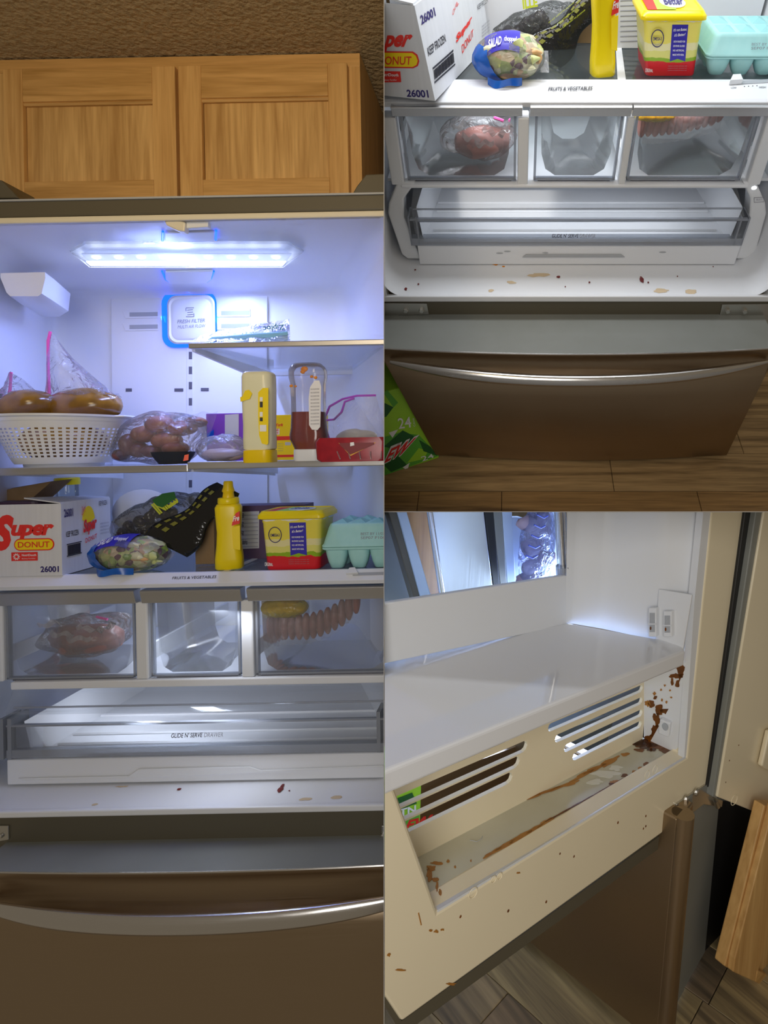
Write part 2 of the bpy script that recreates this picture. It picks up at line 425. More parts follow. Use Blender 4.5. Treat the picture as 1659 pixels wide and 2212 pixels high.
REDMEAT = mat('red_meat', (.40, .012, .025), .25, c2=(.25, .008, .02), ns=60.)
MAROON = mat('maroon_label', (.20, .01, .015), .4)
GOLD = mat('gold_print', (.90, .45, .05), .5)
SALAD = patches('chopped_salad', [(.55, .60, .22), (.72, .72, .48), (.25, .38, .07), (.62, .42, .22), (.12, .03, .07), (.70, .75, .42), (.40, .52, .15), (.75, .62, .40)], 62.)
LIME = mat('lime_print', (.38, .72, .04), .4)
DGREEN = mat('dark_green_print', (.02, .13, .03), .4)
GRN = mat('green_print', (.12, .46, .05), .4)
CRUMB = mat('dark_red_crumb', (.16, .01, .01), .5)
CRUMBO = mat('orange_stain', (.75, .26, .01), .4)
CRUMBT = mat('tan_stain', (.66, .52, .34), .6)
RUST = mat('rust_stain', (.24, .075, .005), .35, c2=(.09, .03, .008), ns=60.)
RUSTL = mat('light_rust_stain', (.48, .22, .04), .4, c2=(.36, .14, .02), ns=50.)
DIRTF = mat('tray_floor', (.62, .60, .48), .3, c2=(.54, .51, .38), ns=12.)
SKIN = mat('potato', (.66, .42, .02), .45, c2=(.78, .55, .06), ns=25.)
YFILM = clear('yellow_film', (.98, .86, .30), .35, .15, bump=.8, bs=24., bodycol=(.9, .68, .02))
# ------------------------------------------------------------------ added dividers that keep light from crossing between the three bays
def divider():
    d = Vector((-SV, 1, 0)); s = nV.normalized() * .0004; m = MB()
    pts = []
    a = CAM + d * .75; b = CAM + d * 2.6
    m.hexa([Vector((q.x, q.y, z)) + k * s for z in (-.25, 3.2) for q, k in ((a, -1), (a, 1), (b, 1), (b, -1))])
    o = solo('divider_upright', m, DIV, Frame((0, 0, 0), (1, 0, 0), (0, 1, 0), (0, 0, 1), []), kind='structure')
    m = MB(); a0 = CAM + Vector((-SV * .78, .78, -SH * .78)); b0 = CAM + Vector((-SV * 2.6, 2.6, -SH * 2.6)); ex = Vector((1, 0, 0)); n = nH.normalized() * .0004
    P = [a0, a0 + ex * 1.2, b0 + ex * 2.2, b0]
    m.hexa([p - n for p in P] + [p + n for p in P])
    solo('divider_level', m, DIV, Frame((0, 0, 0), (1, 0, 0), (0, 1, 0), (0, 0, 1), []), kind='structure')
divider()

# ------------------------------------------------------------------ BAY A : refrigerator with both doors open, seen straight on
A = FA
YF = 1.28
def a(px, py, y=YF): return A.S(px, py, y)
zc = a(415, 476).z                     # inner ceiling height
YB = A.T(415, 630, zc).y               # back wall
zl = a(415, 1746).z                    # bottom ledge
YD = A.T(415, 1680, zl).y              # drawer fronts
zs = a(415, 1238, YD - .012).z         # vegetable shelf
zm = a(415, 1006, 1.335).z             # middle shelves
zu = a(600, 741, 1.35).z               # short upper shelf
xL, xR = a(-72, 900).x, a(862, 900).x
xLb, xRb = a(112, 760, YB).x, a(757, 760, YB).x
def lx(y, side):                       # inner side walls taper with depth
    t = (y - YF) / (YB - YF); return xL + (xLb - xL) * t if side < 0 else xR + (xRb - xR) * t

# kitchen ceiling, wall and cabinet above
zk = a(415, 128, 1.60).z
solo('ceiling', MB().box(a(-80, 0, 1.2).x - .4, a(900, 0, 1.9).x, .2, 2.3, zk, zk + .03), CEILM, A, kind='structure')
solo('wall_back', MB().box(-2.4, a(1000, 0, 2.2).x, 2.2, 2.23, -1.4, zk), WALLM, A, kind='structure')
cb = thing('wall_cabinet', 'oak wall cabinet with two panelled doors above the open refrigerator', 'cabinet', A, (a(300, 430, 1.6).x, 1.6, a(300, 430, 1.6).z - .12))
zb_ = cb.base.z; YC = 1.60
x0, x1 = a(-60, 300, YC).x, a(784, 300, YC).x
part('carcass', MB().box(x0, x1, YC + .004, YC + .33, zb_, zk - .003), OAKV, cb)
zt1 = a(400, 160, YC).z
part('top_rail', MB().box(x0, x1, YC - .018, YC + .004, zt1, zk - .004), OAKH, cb, bevel=.001)
part('end_stile', MB().box(a(757, 300, YC).x, x1, YC - .018, YC + .004, zb_, zt1), OAKV, cb, bevel=.001)
part('end_stile', MB().box(x0, a(4, 300, YC).x, YC - .018, YC + .004, zb_, zt1), OAKV, cb, bevel=.001)
part('painted_gap_shadow', MB().box(a(380, 300, YC).x, a(388, 300, YC).x, YC + .001, YC + .0035, zb_, zt1 - .002), BLACK, cb)  # black strip paints the shade between the two doors
for (xa, xb, sa, sb, pt, pb_) in ((8, 380, 50, 330, 217, 390), (387, 752, 436, 710, 209, 385)):
    d = part('door', MB().box(a(xa, 300, YC).x + .002, a(xb, 300, YC).x - .002, YC - .020, YC - .001, zb_, zt1 - .002), OAKP, cb)
    yf = YC - .040
    X0, X1, XA, XB = a(xa, 300, yf).x, a(xb, 300, yf).x, a(sa, 300, yf).x, a(sb, 300, yf).x
    mx = (xa + xb) / 2; ZT = a(mx, pt, yf).z; ZB = a(mx, pb_, yf).z; ZZ = zt1 - .003
    part('stile', MB().box(X0, XA, yf, YC - .02, zb_, ZZ), OAKV, d, bevel=.002)
    part('stile', MB().box(XB, X1, yf, YC - .02, zb_, ZZ), OAKV, d, bevel=.002)
    part('rail', MB().box(XA, XB, yf, YC - .02, ZT, ZZ), OAKH, d, bevel=.002)
    part('rail', MB().box(XA, XB, yf, YC - .02, zb_, ZB), OAKH, d, bevel=.002)
    part('panel', MB().box(XA + .002, XB - .002, yf + .012, YC - .02, ZB, ZT - .004), OAKP, d)
    part('moulding', MB().tube([(XA, yf + .008, ZT - .004), (XB, yf + .008, ZT - .004)], .006, 6), OAKH, d)

fa = thing('refrigerator', 'open refrigerator seen straight on, lit blue-white inside, stainless freezer drawer below', 'refrigerator', A, (a(415, 900).x, YF, -1.395))
h0, h1 = a(415, 463).z, a(415, 428).z
part('hood', MB().box(xL - .02, xR + .02, YF - .004, YB + .10, h0, h1), DARKOL, fa, bevel=.004)
part('hood_edge', MB().box(xL - .02, xR + .02, YF - .007, YF - .003, h1 - .002, h1 + .002), GREYPL, fa)
part('rim', MB().box(xL - .02, xR + .02, YF - .003, YF + .012, zc, h0), CREAM, fa, bevel=.003)
for pts in ([(-60, 428), (40, 428), (26, 412), (2, 388), (-60, 386)], [(757, 425), (900, 421), (900, 372), (790, 376), (770, 402)]):
    part('hinge_cover', MB().prism([a(*p, YF + .01) for p in pts], (0, .09, 0)), DARKOL, fa, bevel=.003)
part('hinge_slot', MB().box(a(797, 410).x, a(850, 410).x, YF + .008, YF + .011, a(797, 415).z, a(797, 413).z), BLACK, fa)
# inner liner as one smooth shell
def ring(y, inset=0., rad=.03):
    xa, xb = lx(y, -1) + inset, lx(y, 1) - inset
    return [(p[0], y, p[1]) for p in rr((xa + xb) / 2, (zl + zc) / 2, (xb - xa) / 2, (zc - zl) / 2 - inset, rad, 6)]
part('liner', MB().loft([ring(YF + .0), ring(YF + .02, 0, .035), ring(1.45, 0, .05), ring(YB - .05, 0, .06), ring(YB - .02, .008, .06), ring(YB - .005, .025, .055), ring(YB, .05, .05)], False, True), WHITE, fa, smooth=True)
part('liner_lip', MB().box(xL - .02, xR + .02, YF - .006, YF + .006, zl - .011, zl + .003), WHITE, fa, bevel=.003)
part('outer_shell', MB().box(xLb - .045, xLb - .03, YF + .02, YB + .09, -1.395, h0).box(xR + .006, xR + .02, YF + .02, YB + .09, -1.395, h0).box(xLb - .03, xR + .006, YB + .09, YB + .10, -1.395, h0), DARKOL, fa)
# lamp on the inner ceiling
lh = part('lamp_lens', MB().loft([[A.T(x, y, zc - dz) for x, y in pp] for dz, pp in (
    (.004, ((150, 541), (184, 521), (622, 521), (657, 541), (612, 574), (196, 574))),
    (.020, ((152, 545), (186, 527), (620, 527), (655, 545), (612, 578), (194, 578))),
    (.027, ((176, 548), (200, 534), (606, 534), (632, 548), (600, 572), (206, 572))))], True, True), LENS, fa)
part('led_strip', MB().prism([A.T(x, y, zc - .012) for x, y in ((186, 566), (618, 566), (610, 575), (196, 575))], (0, 0, .003)), LED, lh)
part('led_strip', MB().prism([A.T(x, y, zc - .012) for x, y in ((176, 549), (630, 549), (620, 564), (186, 564))], (0, 0, .003)), LEDG, lh)
for k in range(9):
    p = A.T(208 + k * 48.5, 556, zc - .014)
    part('led', MB().blob(p, (.011, .008, .004), n=12, m=6), LED, lh, smooth=True)
part('lamp_mount', MB().prism([A.T(x, y, zc - .0005) for x, y in ((357, 500), (464, 498), (463, 519), (357, 520))], (0, 0, -.004)), WHITE2, fa, bevel=.001)
part('lamp_mount', MB().prism([A.T(x, y, zc - .0005) for x, y in ((357, 584), (460, 582), (457, 600), (446, 608), (368, 610), (357, 600))], (0, 0, -.006)), WHITE2, fa, bevel=.002)
for pts in ([(352, 500), (351, 520)], [(467, 498), (466, 518)], [(350, 586), (358, 604), (370, 611)], [(462, 586), (456, 602), (446, 609)]):
    part('blue_light_slit', MB().tube([A.T(x, y, zc - .004) for x, y in pts], .0028, 6), BLUEL, fa)
part('door_switch', MB().prism([a(x, y, YF + .004) for x, y in ((354, 474), (380, 474), (400, 480), (398, 500), (384, 498), (358, 486))], (0, .02, 0)), CREAM, fa, bevel=.003)
part('switch_bracket', MB().prism([a(x, y, YF + .012) for x, y in ((402, 477), (449, 476), (449, 490), (402, 493))], (0, .015, 0)), WHITE2, fa, bevel=.002)
# air duct housing, upper left
part('duct_housing', MB().loft([[a(x, y, yy) for x, y in pp] for yy, pp in (
    (1.40, ((1, 590), (97, 588), (98, 600), (90, 634), (82, 640), (22, 640), (14, 632), (1, 600))),
    (1.44, ((4, 594), (100, 592), (118, 604), (112, 648), (96, 656), (44, 656), (30, 644), (8, 606))),
    (1.62, ((20, 606), (120, 606), (152, 634), (148, 672), (128, 684), (92, 684), (74, 668), (30, 622))))], True, True), WHITE2, fa, smooth=True)
# back panel, vents, filter
part('back_panel', MB().prism([a(x, y, YB - .004) for x, y in ((241, 632), (579, 628), (579, 1190), (246, 1190))], (0, -.005, 0)), WHITE, fa, bevel=.003)
yp = YB - .0095
for x0_, y0_ in ((280, 675), (280, 702), (478, 672), (478, 700)):
    v = part('vent_frame', MB().prism([a(x, y, yp) for x, y in ((x0_ - 16, y0_ - 3), (x0_ + 63, y0_ - 4), (x0_ + 63, y0_ + 12), (x0_ - 8, y0_ + 13))], (0, -.002, 0)), WHITE, fa, bevel=.0008)
    part('vent_slot', MB().prism([a(x, y, yp - .002) for x, y in ((x0_, y0_), (x0_ + 61, y0_ - 1), (x0_ + 61, y0_ + 8), (x0_, y0_ + 9))], (0, -.0006, 0)), GREYPL, v)
for x0_, y0_, w_ in ((272, 839, 13), (377, 839, 19), (434, 838, 17)):
    part('panel_slot', MB().prism([a(x, y, yp) for x, y in ((x0_, y0_), (x0_ + w_, y0_), (x0_ + w_, y0_ + 7), (x0_, y0_ + 7))], (0, -.0008, 0)), SLOT, fa)
fc = a(412, 689, yp); fw = (a(464, 689, yp).x - a(362, 689, yp).x) / 2; fh = (a(412, 638, yp).z - a(412, 742, yp).z) / 2
def fring(y, s, rad):
    k_ = a(409 if s > 1.05 else 413, 690, y); return [(p[0], y, p[1]) for p in rr(k_.x, k_.z, fw * s, fh * s, rad, 6)]
part('filter_glow', MB().loft([fring(yp - .001, 1.14, .036), fring(yp - .006, 1.16, .037)]), BLUEL, fa, smooth=True)
fl = part('filter_cover', MB().loft([fring(yp - .006, .98, .03), fring(yp - .024, 1.0, .03), fring(yp - .030, .93, .028), fring(yp - .027, .84, .024), fring(yp - .031, .78, .02)]), WHITE2, fa, smooth=True)
yq = yp - .0315
fq = lambda x, y: a(x, y, yq)
letter(fl, 'FRESH FILTER', GINK, qd(fq, 383, 699, 443, 691, -3), shear=.2, bold=.01)
letter(fl, 'MULTI AIR FLOW', GINK, qd(fq, 384, 710, 444, 703, -3), shear=.2)
ic = MB()
for sx, sy, ex_, ey_ in ((402, 665, 419, 665), (402, 684, 419, 684), (402, 665, 402, 672), (419, 677, 419, 684), (405, 670, 417, 669), (405, 675, 417, 674), (405, 680, 417, 679)):
    ic.tube([fq(sx, sy), fq(ex_, ey_)], .0011, 5)
part('filter_symbol', ic, GINK, fl)
for px_, (r0, r1), sl in ((410, (748, 1200), (768, 800, 833, 868, 905, 1045, 1080)), (52, (776, 900), (792, 826, 860)), (764, (780, 1200), (822, 848, 1050, 1082))):
    yy = YB - .012 if px_ > 100 else YB - .03
    w2 = 7
    rl = part('shelf_rail', MB().prism([a(x, y, yy) for x, y in ((px_ - w2, r0), (px_ + w2, r0), (px_ + w2, r1), (px_ - w2, r1))], (0, .012, 0)), WHITE2, fa, bevel=.001)
    for s_ in sl:
        part('rail_slot', MB().prism([a(x, y, yy) for x, y in ((px_ - 2, s_ - 8), (px_ + 5, s_ - 8), (px_ + 5, s_ + 8), (px_ - 2, s_ + 8))], (0, -.0008, 0)), SLOT, rl)

def glass_shelf(par, x0, x1, y0, y1, z, trim=.013, front=ALU, rear=None):
    xb0 = x0 + ((lx(y1, -1) - lx(y0, -1)) if x0 < xL + .05 else 0.)
    s = part('shelf', MB().hexa([(x0, y0, z - .004), (x1, y0, z - .004), (x1, y1, z - .004), (xb0, y1, z - .004), (x0, y0, z), (x1, y0, z), (x1, y1, z), (xb0, y1, z)]), SHELFG, par)
    part('shelf_trim', MB().box(x0 - .002, x1 + .002, y0 - .008, y0 + .006, z - trim, z + .003), front, s, bevel=.002)
    if rear: part('shelf_rear_trim', MB().box(x0, x1, y1 - .03, y1 - .015, z - .016, z + .004), rear, s, bevel=.002)
    for xx in (x0, x1):
        part('shelf_bracket', MB().prism([(xx - .004, y0 + .012, z - .004), (xx - .004, y1 - .01, z - .004), (xx - .004, y1 - .01, z - .045), (xx - .004, y1 - .06, z - .040), (xx - .004, y0 + .012, z - .014)], (.008, 0, 0)), WHITE2, s)
    return s
xmid = a(414, 1000, 1.34).x
glass_shelf(fa, a(412, 742, 1.35).x, xR - .03, 1.35, YB - .01, zu, .010, ALU, WHITE2)
glass_shelf(fa, lx(1.335, -1) + .006, xmid - .004, 1.335, YB - .01, zm, .014, ALU)
glass_shelf(fa, xmid + .004, xR - .012, 1.325, YB - .01, zm + .006, .014, ALU, WHITE2)
part('shelf_corner_tray', MB().box(xmid + .004, xmid + .06, 1.335, 1.37, zm + .006, zm + .009), WHITE2, fa)
# vegetable shelf
vs_ = part('vegetable_shelf', MB().hexa([(lx(YD, -1) + .004, YD - .008, zs - .005), (xR - .03, YD - .008, zs - .005), (xRb, YB - .01, zs - .005), (xLb + .01, YB - .01, zs - .005), (lx(YD, -1) + .004, YD - .008, zs), (xR - .03, YD - .008, zs), (xRb, YB - .01, zs), (xLb + .01, YB - .01, zs)]), FROST, fa)
fasc = [(YD - .030, zs - .026), (YD - .034, zs - .020), (YD - .012, zs + .002), (YD - .004, zs + .002), (YD - .004, zs - .030), (YD - .028, zs - .030)]
part('shelf_fascia', MB().prism([(lx(y, -1) + .002, y, z) for y, z in fasc], (xR - xL + .004, 0, 0)), WHITE, vs_, bevel=.001)
ft = lambda x, y: A.PL(x, y, (0, YD - .034, zs - .020), (0, -.022, .022))
letter(vs_, 'FRUITS & VEGETABLES', INK, qd(ft, 372, 1252, 468, 1246, -3), shear=.25, bold=.01)
part('shelf_divider_strip', MB().box(a(522, 1200, 1.5).x, a(534, 1200, 1.5).x, YD - .005, YB - .02, zs, zs + .0015), WHITE2, vs_)
part('humidity_slide', MB().prism([ft(x, y) for x, y in ((762, 1238), (829, 1236), (829, 1242), (762, 1244))], (0, -.001, .001)), GREYPL, vs_)
part('slide_knob', MB().prism([ft(x, y) for x, y in ((748, 1243), (775, 1241), (768, 1229), (756, 1230))], (0, -.006, .006)), WHITE2, vs_, bevel=.001)

def crisper(par, fr, xa, xb, yf, z0, z1, zh, depth, fh_bow=.0, cl=CLEARP, handle=True):
    """clear drawer: handle strip, front pane with thick edges, bowed tub behind"""
    d = part('crisper_drawer', MB().box(xa, xb, yf, yf + .004, z0, z1), cl, par)
    for q in ((xa, xa + .005, z0, z1), (xb - .005, xb, z0, z1), (xa, xb, z0, z0 + .004)):
        part('pane_edge', MB().box(q[0], q[1], yf - .001, yf + .012, q[2], q[3]), CLEARE, d)
    w = xb - xa
    def tub(y, i):
        zt = z1 + .0
        return [(xa + .012 + i, y, zt), (xa + .016 + i, y, z0 + .055), (xa + .026 + i, y, z0 + .022), (xa + .048 + i, y, z0 + .008), (xb - .048 - i, y, z0 + .008), (xb - .026 - i, y, z0 + .022), (xb - .016 - i, y, z0 + .055), (xb - .012 - i, y, zt)]
    part('tub', MB().loft([tub(yf + .006, 0), tub(yf + .05, .012), tub(yf + depth * .6, .02), tub(yf + depth, .028)], False, False, closed=False), cl, d, smooth=True)
    part('tub_back', MB().poly(tub(yf + depth, .028)), CLEARP, d)
    part('pane_gap', MB().box(xa + .01, xb - .01, yf + .004, yf + .02, z0 - .005, z0 - .001), SLOT, d)
    if handle:
        part('handle', MB().prism([(xa - .012, yf - .018, zh - .001), (xa - .012, yf - .022, zh - .004), (xa - .012, yf - .014, z1 + .001), (xa - .012, yf + .006, z1 + .001), (xa - .012, yf + .006, zh - .001)], (xb - xa + .024, 0, 0)), ALU, d, bevel=.001)
    return d
zc1 = a(415, 1299, YD).z; zc0 = a(415, 1460, YD).z; zh = a(415, 1272, YD - .02).z
xs3 = []
for p0, p1 in ((14, 292), (326, 519), (553, 846)):
    xa, xb = a(p0, 1380, YD).x, a(p1, 1380, YD).x; xs3.append((xa, xb))
    crisper(fa, A, xa, xb, YD, zc0, zc1, zh, .22)
for p0, p1 in ((-24, 10), (296, 322), (523, 549)):
    xa, xb = a(p0, 1380, YD).x, a(p1, 1380, YD).x
    part('drawer_post', MB().box(xa, xb, YD - .006, YD + .025, zc0 - .004, zc1 + .002), WHITE2, fa, bevel=.004)
    part('drawer_rail', MB().box((xa + xb) / 2 - .004, (xa + xb) / 2 + .004, YD + .02, YB - .02, zc0 + .03, zc0 + .07), WHITE2, fa)
part('drawer_floor', MB().box(xL - .02, xR - .04, YD + .03, YB - .01, zc0 - .012, zc0 - .006), WHITE, fa)
part('cross_bar', MB().box(xL - .012, xR - .004, YD - .010, YD + .03, a(415, 1480, YD).z, zc0 - .004), WHITE, fa, bevel=.003)
# shallow wide drawer
zg1 = a(415, 1482, YD).z; zg0 = a(415, 1640, YD).z
yg = YD - .03
dd = part('wide_drawer', MB().box(a(14, 1600, yg).x, a(828, 1600, yg).x + .02, yg, yg + .005, a(415, 1628, yg).z, a(415, 1560, yg).z), CLEARP, fa)
part('pane_edge', MB().box(a(14, 1600, yg).x, xR - .01, yg - .001, yg + .016, a(415, 1630, yg).z, a(415, 1613, yg).z), CLEARE, dd)
part('pane_edge', MB().box(a(14, 1600, yg).x, xR - .01, yg - .001, yg + .008, a(415, 1563, yg).z, a(415, 1559, yg).z), CLEARE, dd)
for px_ in (5, 22):
    part('pane_edge', MB().box(a(px_, 1600, yg).x - .005, a(px_, 1600, yg).x + .004, yg - .002, YD + .02, a(415, 1632, yg).z, a(415, 1545, yg).z), CLEARE, dd)
part('pane_edge', MB().box(a(818, 1600, yg).x - .004, a(818, 1600, yg).x + .005, yg - .002, YD + .02, a(415, 1632, yg).z, a(415, 1545, yg).z), CLEARE, dd)
part('drawer_cover', MB().hexa([a(12, 1545, yg + .004), a(845, 1530, yg + .004), a(840, 1484, YD + .01), a(30, 1486, YD + .01), a(12, 1541, yg + .006), a(845, 1526, yg + .006), a(840, 1481, YD + .012), a(30, 1483, YD + .012)]), CLEARP, dd)
part('cover_ridge', MB().tube([a(30, 1529, yg + .003), a(829, 1514, yg + .003)], .0022, 6), CLEARE, dd)
zt0 = a(415, 1632, yg).z
part('tray', MB().add([(xL + .05, yg + .008, zt0), (xR - .05, yg + .008, zt0), (xR - .08, YB - .06, zt0 + .004), (xL + .08, YB - .06, zt0 + .004), (xL + .03, yg + .008, zt0 + .085), (xL + .06, YB - .06, zt0 + .10), (xR - .06, YB - .06, zt0 + .10), (xR - .03, yg + .008, zt0 + .085)], [(0, 1, 2, 3), (0, 3, 5, 4), (3, 2, 6, 5), (2, 1, 7, 6)]), WHITE, dd)
for q in range(4):
    yy = yg + .06 + q * .05
    part('tray_rib', MB().tube([(xL + .07, yy, zt0 + .004), (xR - .07, yy, zt0 + .004)], .004, 6), WHITE, dd)
gq = lambda x, y: a(x, y, yg - .0012)
letter(dd, "GLIDE N' SERVE", INK, qd(gq, 370, 1594, 438, 1584, -2), shear=.2, bold=.015)
letter(dd, 'DRAWER', GINK, qd(gq, 441, 1592, 482, 1583, -1), shear=.2)
bs = part('drawer_base', MB().box(xL - .012, xR - .004, yg + .006, YD + .05, zl + .004, a(415, 1637, yg).z), WHITE, fa, bevel=.003)
part('base_grip', MB().prism([a(x, y, yg + .005) for x, y in ((40, 1680), (280, 1675), (300, 1660), (540, 1655), (565, 1663), (829, 1652), (829, 1656), (570, 1667), (280, 1680), (50, 1685))], (0, -.003, 0)), WHITE2, bs, bevel=.001)
# dark crossbar, hinges, freezer drawer
zb0 = a(415, 1812, YF).z
part('crossbar', MB().box(xL - .02, xR + .02, YF, YF + .03, zb0 - .03, zl - .009), DARKOL, fa)
for px_, pw_ in ((-6, 18), (824, 845)):
    hg = part('hinge', MB().prism([a(x, y, YF - .004) for x, y in ((px_, 1784), (pw_, 1784), (pw_ + 1, 1814), (px_, 1818))], (0, .004, 0)), ZINC, fa, bevel=.001)
    part('hinge_bolt', MB().blob(a(px_ + 8 if px_ < 0 else 826, 1806, YF - .006), (.005, .004, .005), n=8, m=6), ZINC, hg)

def freezer(par, xc, hw, ytop, zt, yb, zbot, bow, m_top, m_front, prof, hz, hbow, hr, hflat=1.5, lean=0., nx=36, taper=0.):
    """bowed freezer drawer: flat grey top, brushed front from a profile of (dy, z), bowed bar handle"""
    fn = lambda u: bow * (1 - (2 * u - 1) ** 2)
    fd = part('freezer_drawer', MB().grid(lambda u, v: (xc + (2 * u - 1) * hw, (ytop + (yb - fn(u) - ytop) * v), zt), nx, 3), m_top, par, smooth=True)
    def P(u, v):
        k = v * (len(prof) - 1); i = min(int(k), len(prof) - 2); t = k - i
        dy = prof[i][0] * (1 - t) + prof[i + 1][0] * t; z = prof[i][1] * (1 - t) + prof[i + 1][1] * t
        f = (zt - z) / (zt - zbot)
        s = 1 - taper * f
        return (xc + lean * f + (2 * u - 1) * hw * s, yb - fn(u) + dy * (1 - abs(2 * u - 1) ** 6 * .8), z)
    part('front', MB().grid(P, nx, (len(prof) - 1) * 2), m_front, fd, smooth=True)
    sd = MB()
    for sg in (-1, 1):
        u = 0 if sg < 0 else 1
        sd.add([P(u, 0), P(u, 1), Vector(P(u, 1)) + Vector((0, .12, 0)), Vector(P(u, 0)) + Vector((0, .12, 0))], [(0, 1, 2, 3)])
    part('side_panel', sd, m_front, fd)
    part('top_edge', MB().tube([P(k / nx, 0) for k in range(nx + 1)], .0022, 6), STEELH, fd, smooth=True)
    path = []; rad = []
    for k in range(nx + 1):
        u = k / nx; w = 2 * u - 1; f = (zt - hz) / (zt - zbot)
        e = 1 - abs(w) ** 4
        path.append((xc + lean * f + w * hw * (1 - taper * f) * .975, yb - fn(u) - hbow * (1 - w * w) * e ** .3 - .002, hz + (1 - e) * .012)); rad.append(hr * (.35 + .65 * max(0, 1 - abs(w) ** 5)))
    part('handle', MB().tube(path, rad, 12, flat=hflat), STEELH, fd, smooth=True)
    return fd
yfz = A.T(415, 1882, zb0).y
prof = [(0, zb0 - .001), (.003, zb0 - .008), (.020, zb0 - .03), (.026, zb0 - .06), (.022, zb0 - .085), (.004, zb0 - .108), (0, zb0 - .13), (0, zb0 - .25), (0, zb0 - .40), (0, -1.37)]
xcA = a(432, 1900, 1.2).x
freezer(fa, xcA, .47, YF + .03, zb0, yfz + .012, -1.37, .014, CABGREY, STEEL, prof, a(415, 1990, yfz - .03).z, .034, .012, 1.7)
# ------------------------------------------------------------------ things kept in the refrigerator (builders shared by bays A and B)
def mustard(fr, base, h, w, label, lean=(0, 0), turn=0., bay='a'):
    b = Vector(base); t = thing('mustard_bottle', label, 'bottle', fr, b)
    L = Vector((lean[0], lean[1], 1))
    def ring(z, sx, sy, rad, n=5):
        c = b + L * (z * h); cs, sn = math.cos(turn), math.sin(turn)
        return [c + Vector((px * cs - py * sn, px * sn + py * cs, 0)) for px, py in rr(0, 0, w / 2 * sx, w / 2 * sy, w / 2 * rad, n)]
    part('body', MB().loft([ring(z, sx, sy, rd) for z, sx, sy, rd in ((0, .9, .62, .45), (.015, 1., .70, .5), (.12, 1., .70, .5), (.28, .88, .68, .5), (.42, .84, .66, .5), (.58, .92, .68, .5), (.70, .96, .68, .5), (.735, .84, .64, .5), (.745, .70, .56, .5))]), YEL, t, smooth=True)
    part('collar', MB().loft([ring(z, s, s, .999, 6) for z, s in ((.742, .74), (.752, .78), (.805, .76), (.812, .70))]), YEL, t, smooth=True)
    part('cap', MB().loft([ring(z, s, s, .999, 6) for z, s in ((.81, .44), (.87, .38), (.885, .46), (.90, .44), (.935, .36), (.985, .34), (1., .29))]), YELCAP, t, smooth=True)
    cs, sn = math.cos(turn), math.sin(turn)
    ctr = lambda u, z: b + L * (z * h) + Vector((u * w * cs + .35 * w * sn, u * w * sn - .35 * w * cs, 0)) + Vector((0, -.0022, 0))
    part('label_panel', MB().prism([ctr(.18, .50), ctr(.47, .52), ctr(.47, .66), ctr(.34, .64), ctr(.24, .58)], (0, .002, 0)), RED, t)
    part('label_panel', MB().prism([ctr(.22, .24), ctr(.47, .22), ctr(.47, .50), ctr(.18, .48)], (0, .002, 0)), YPR, t)
    letter(t, 'Fre', WHT, (ctr(.22, .545), ctr(.46, .555), ctr(.46, .62), ctr(.22, .60)), shear=.3, bold=.03)
    return t

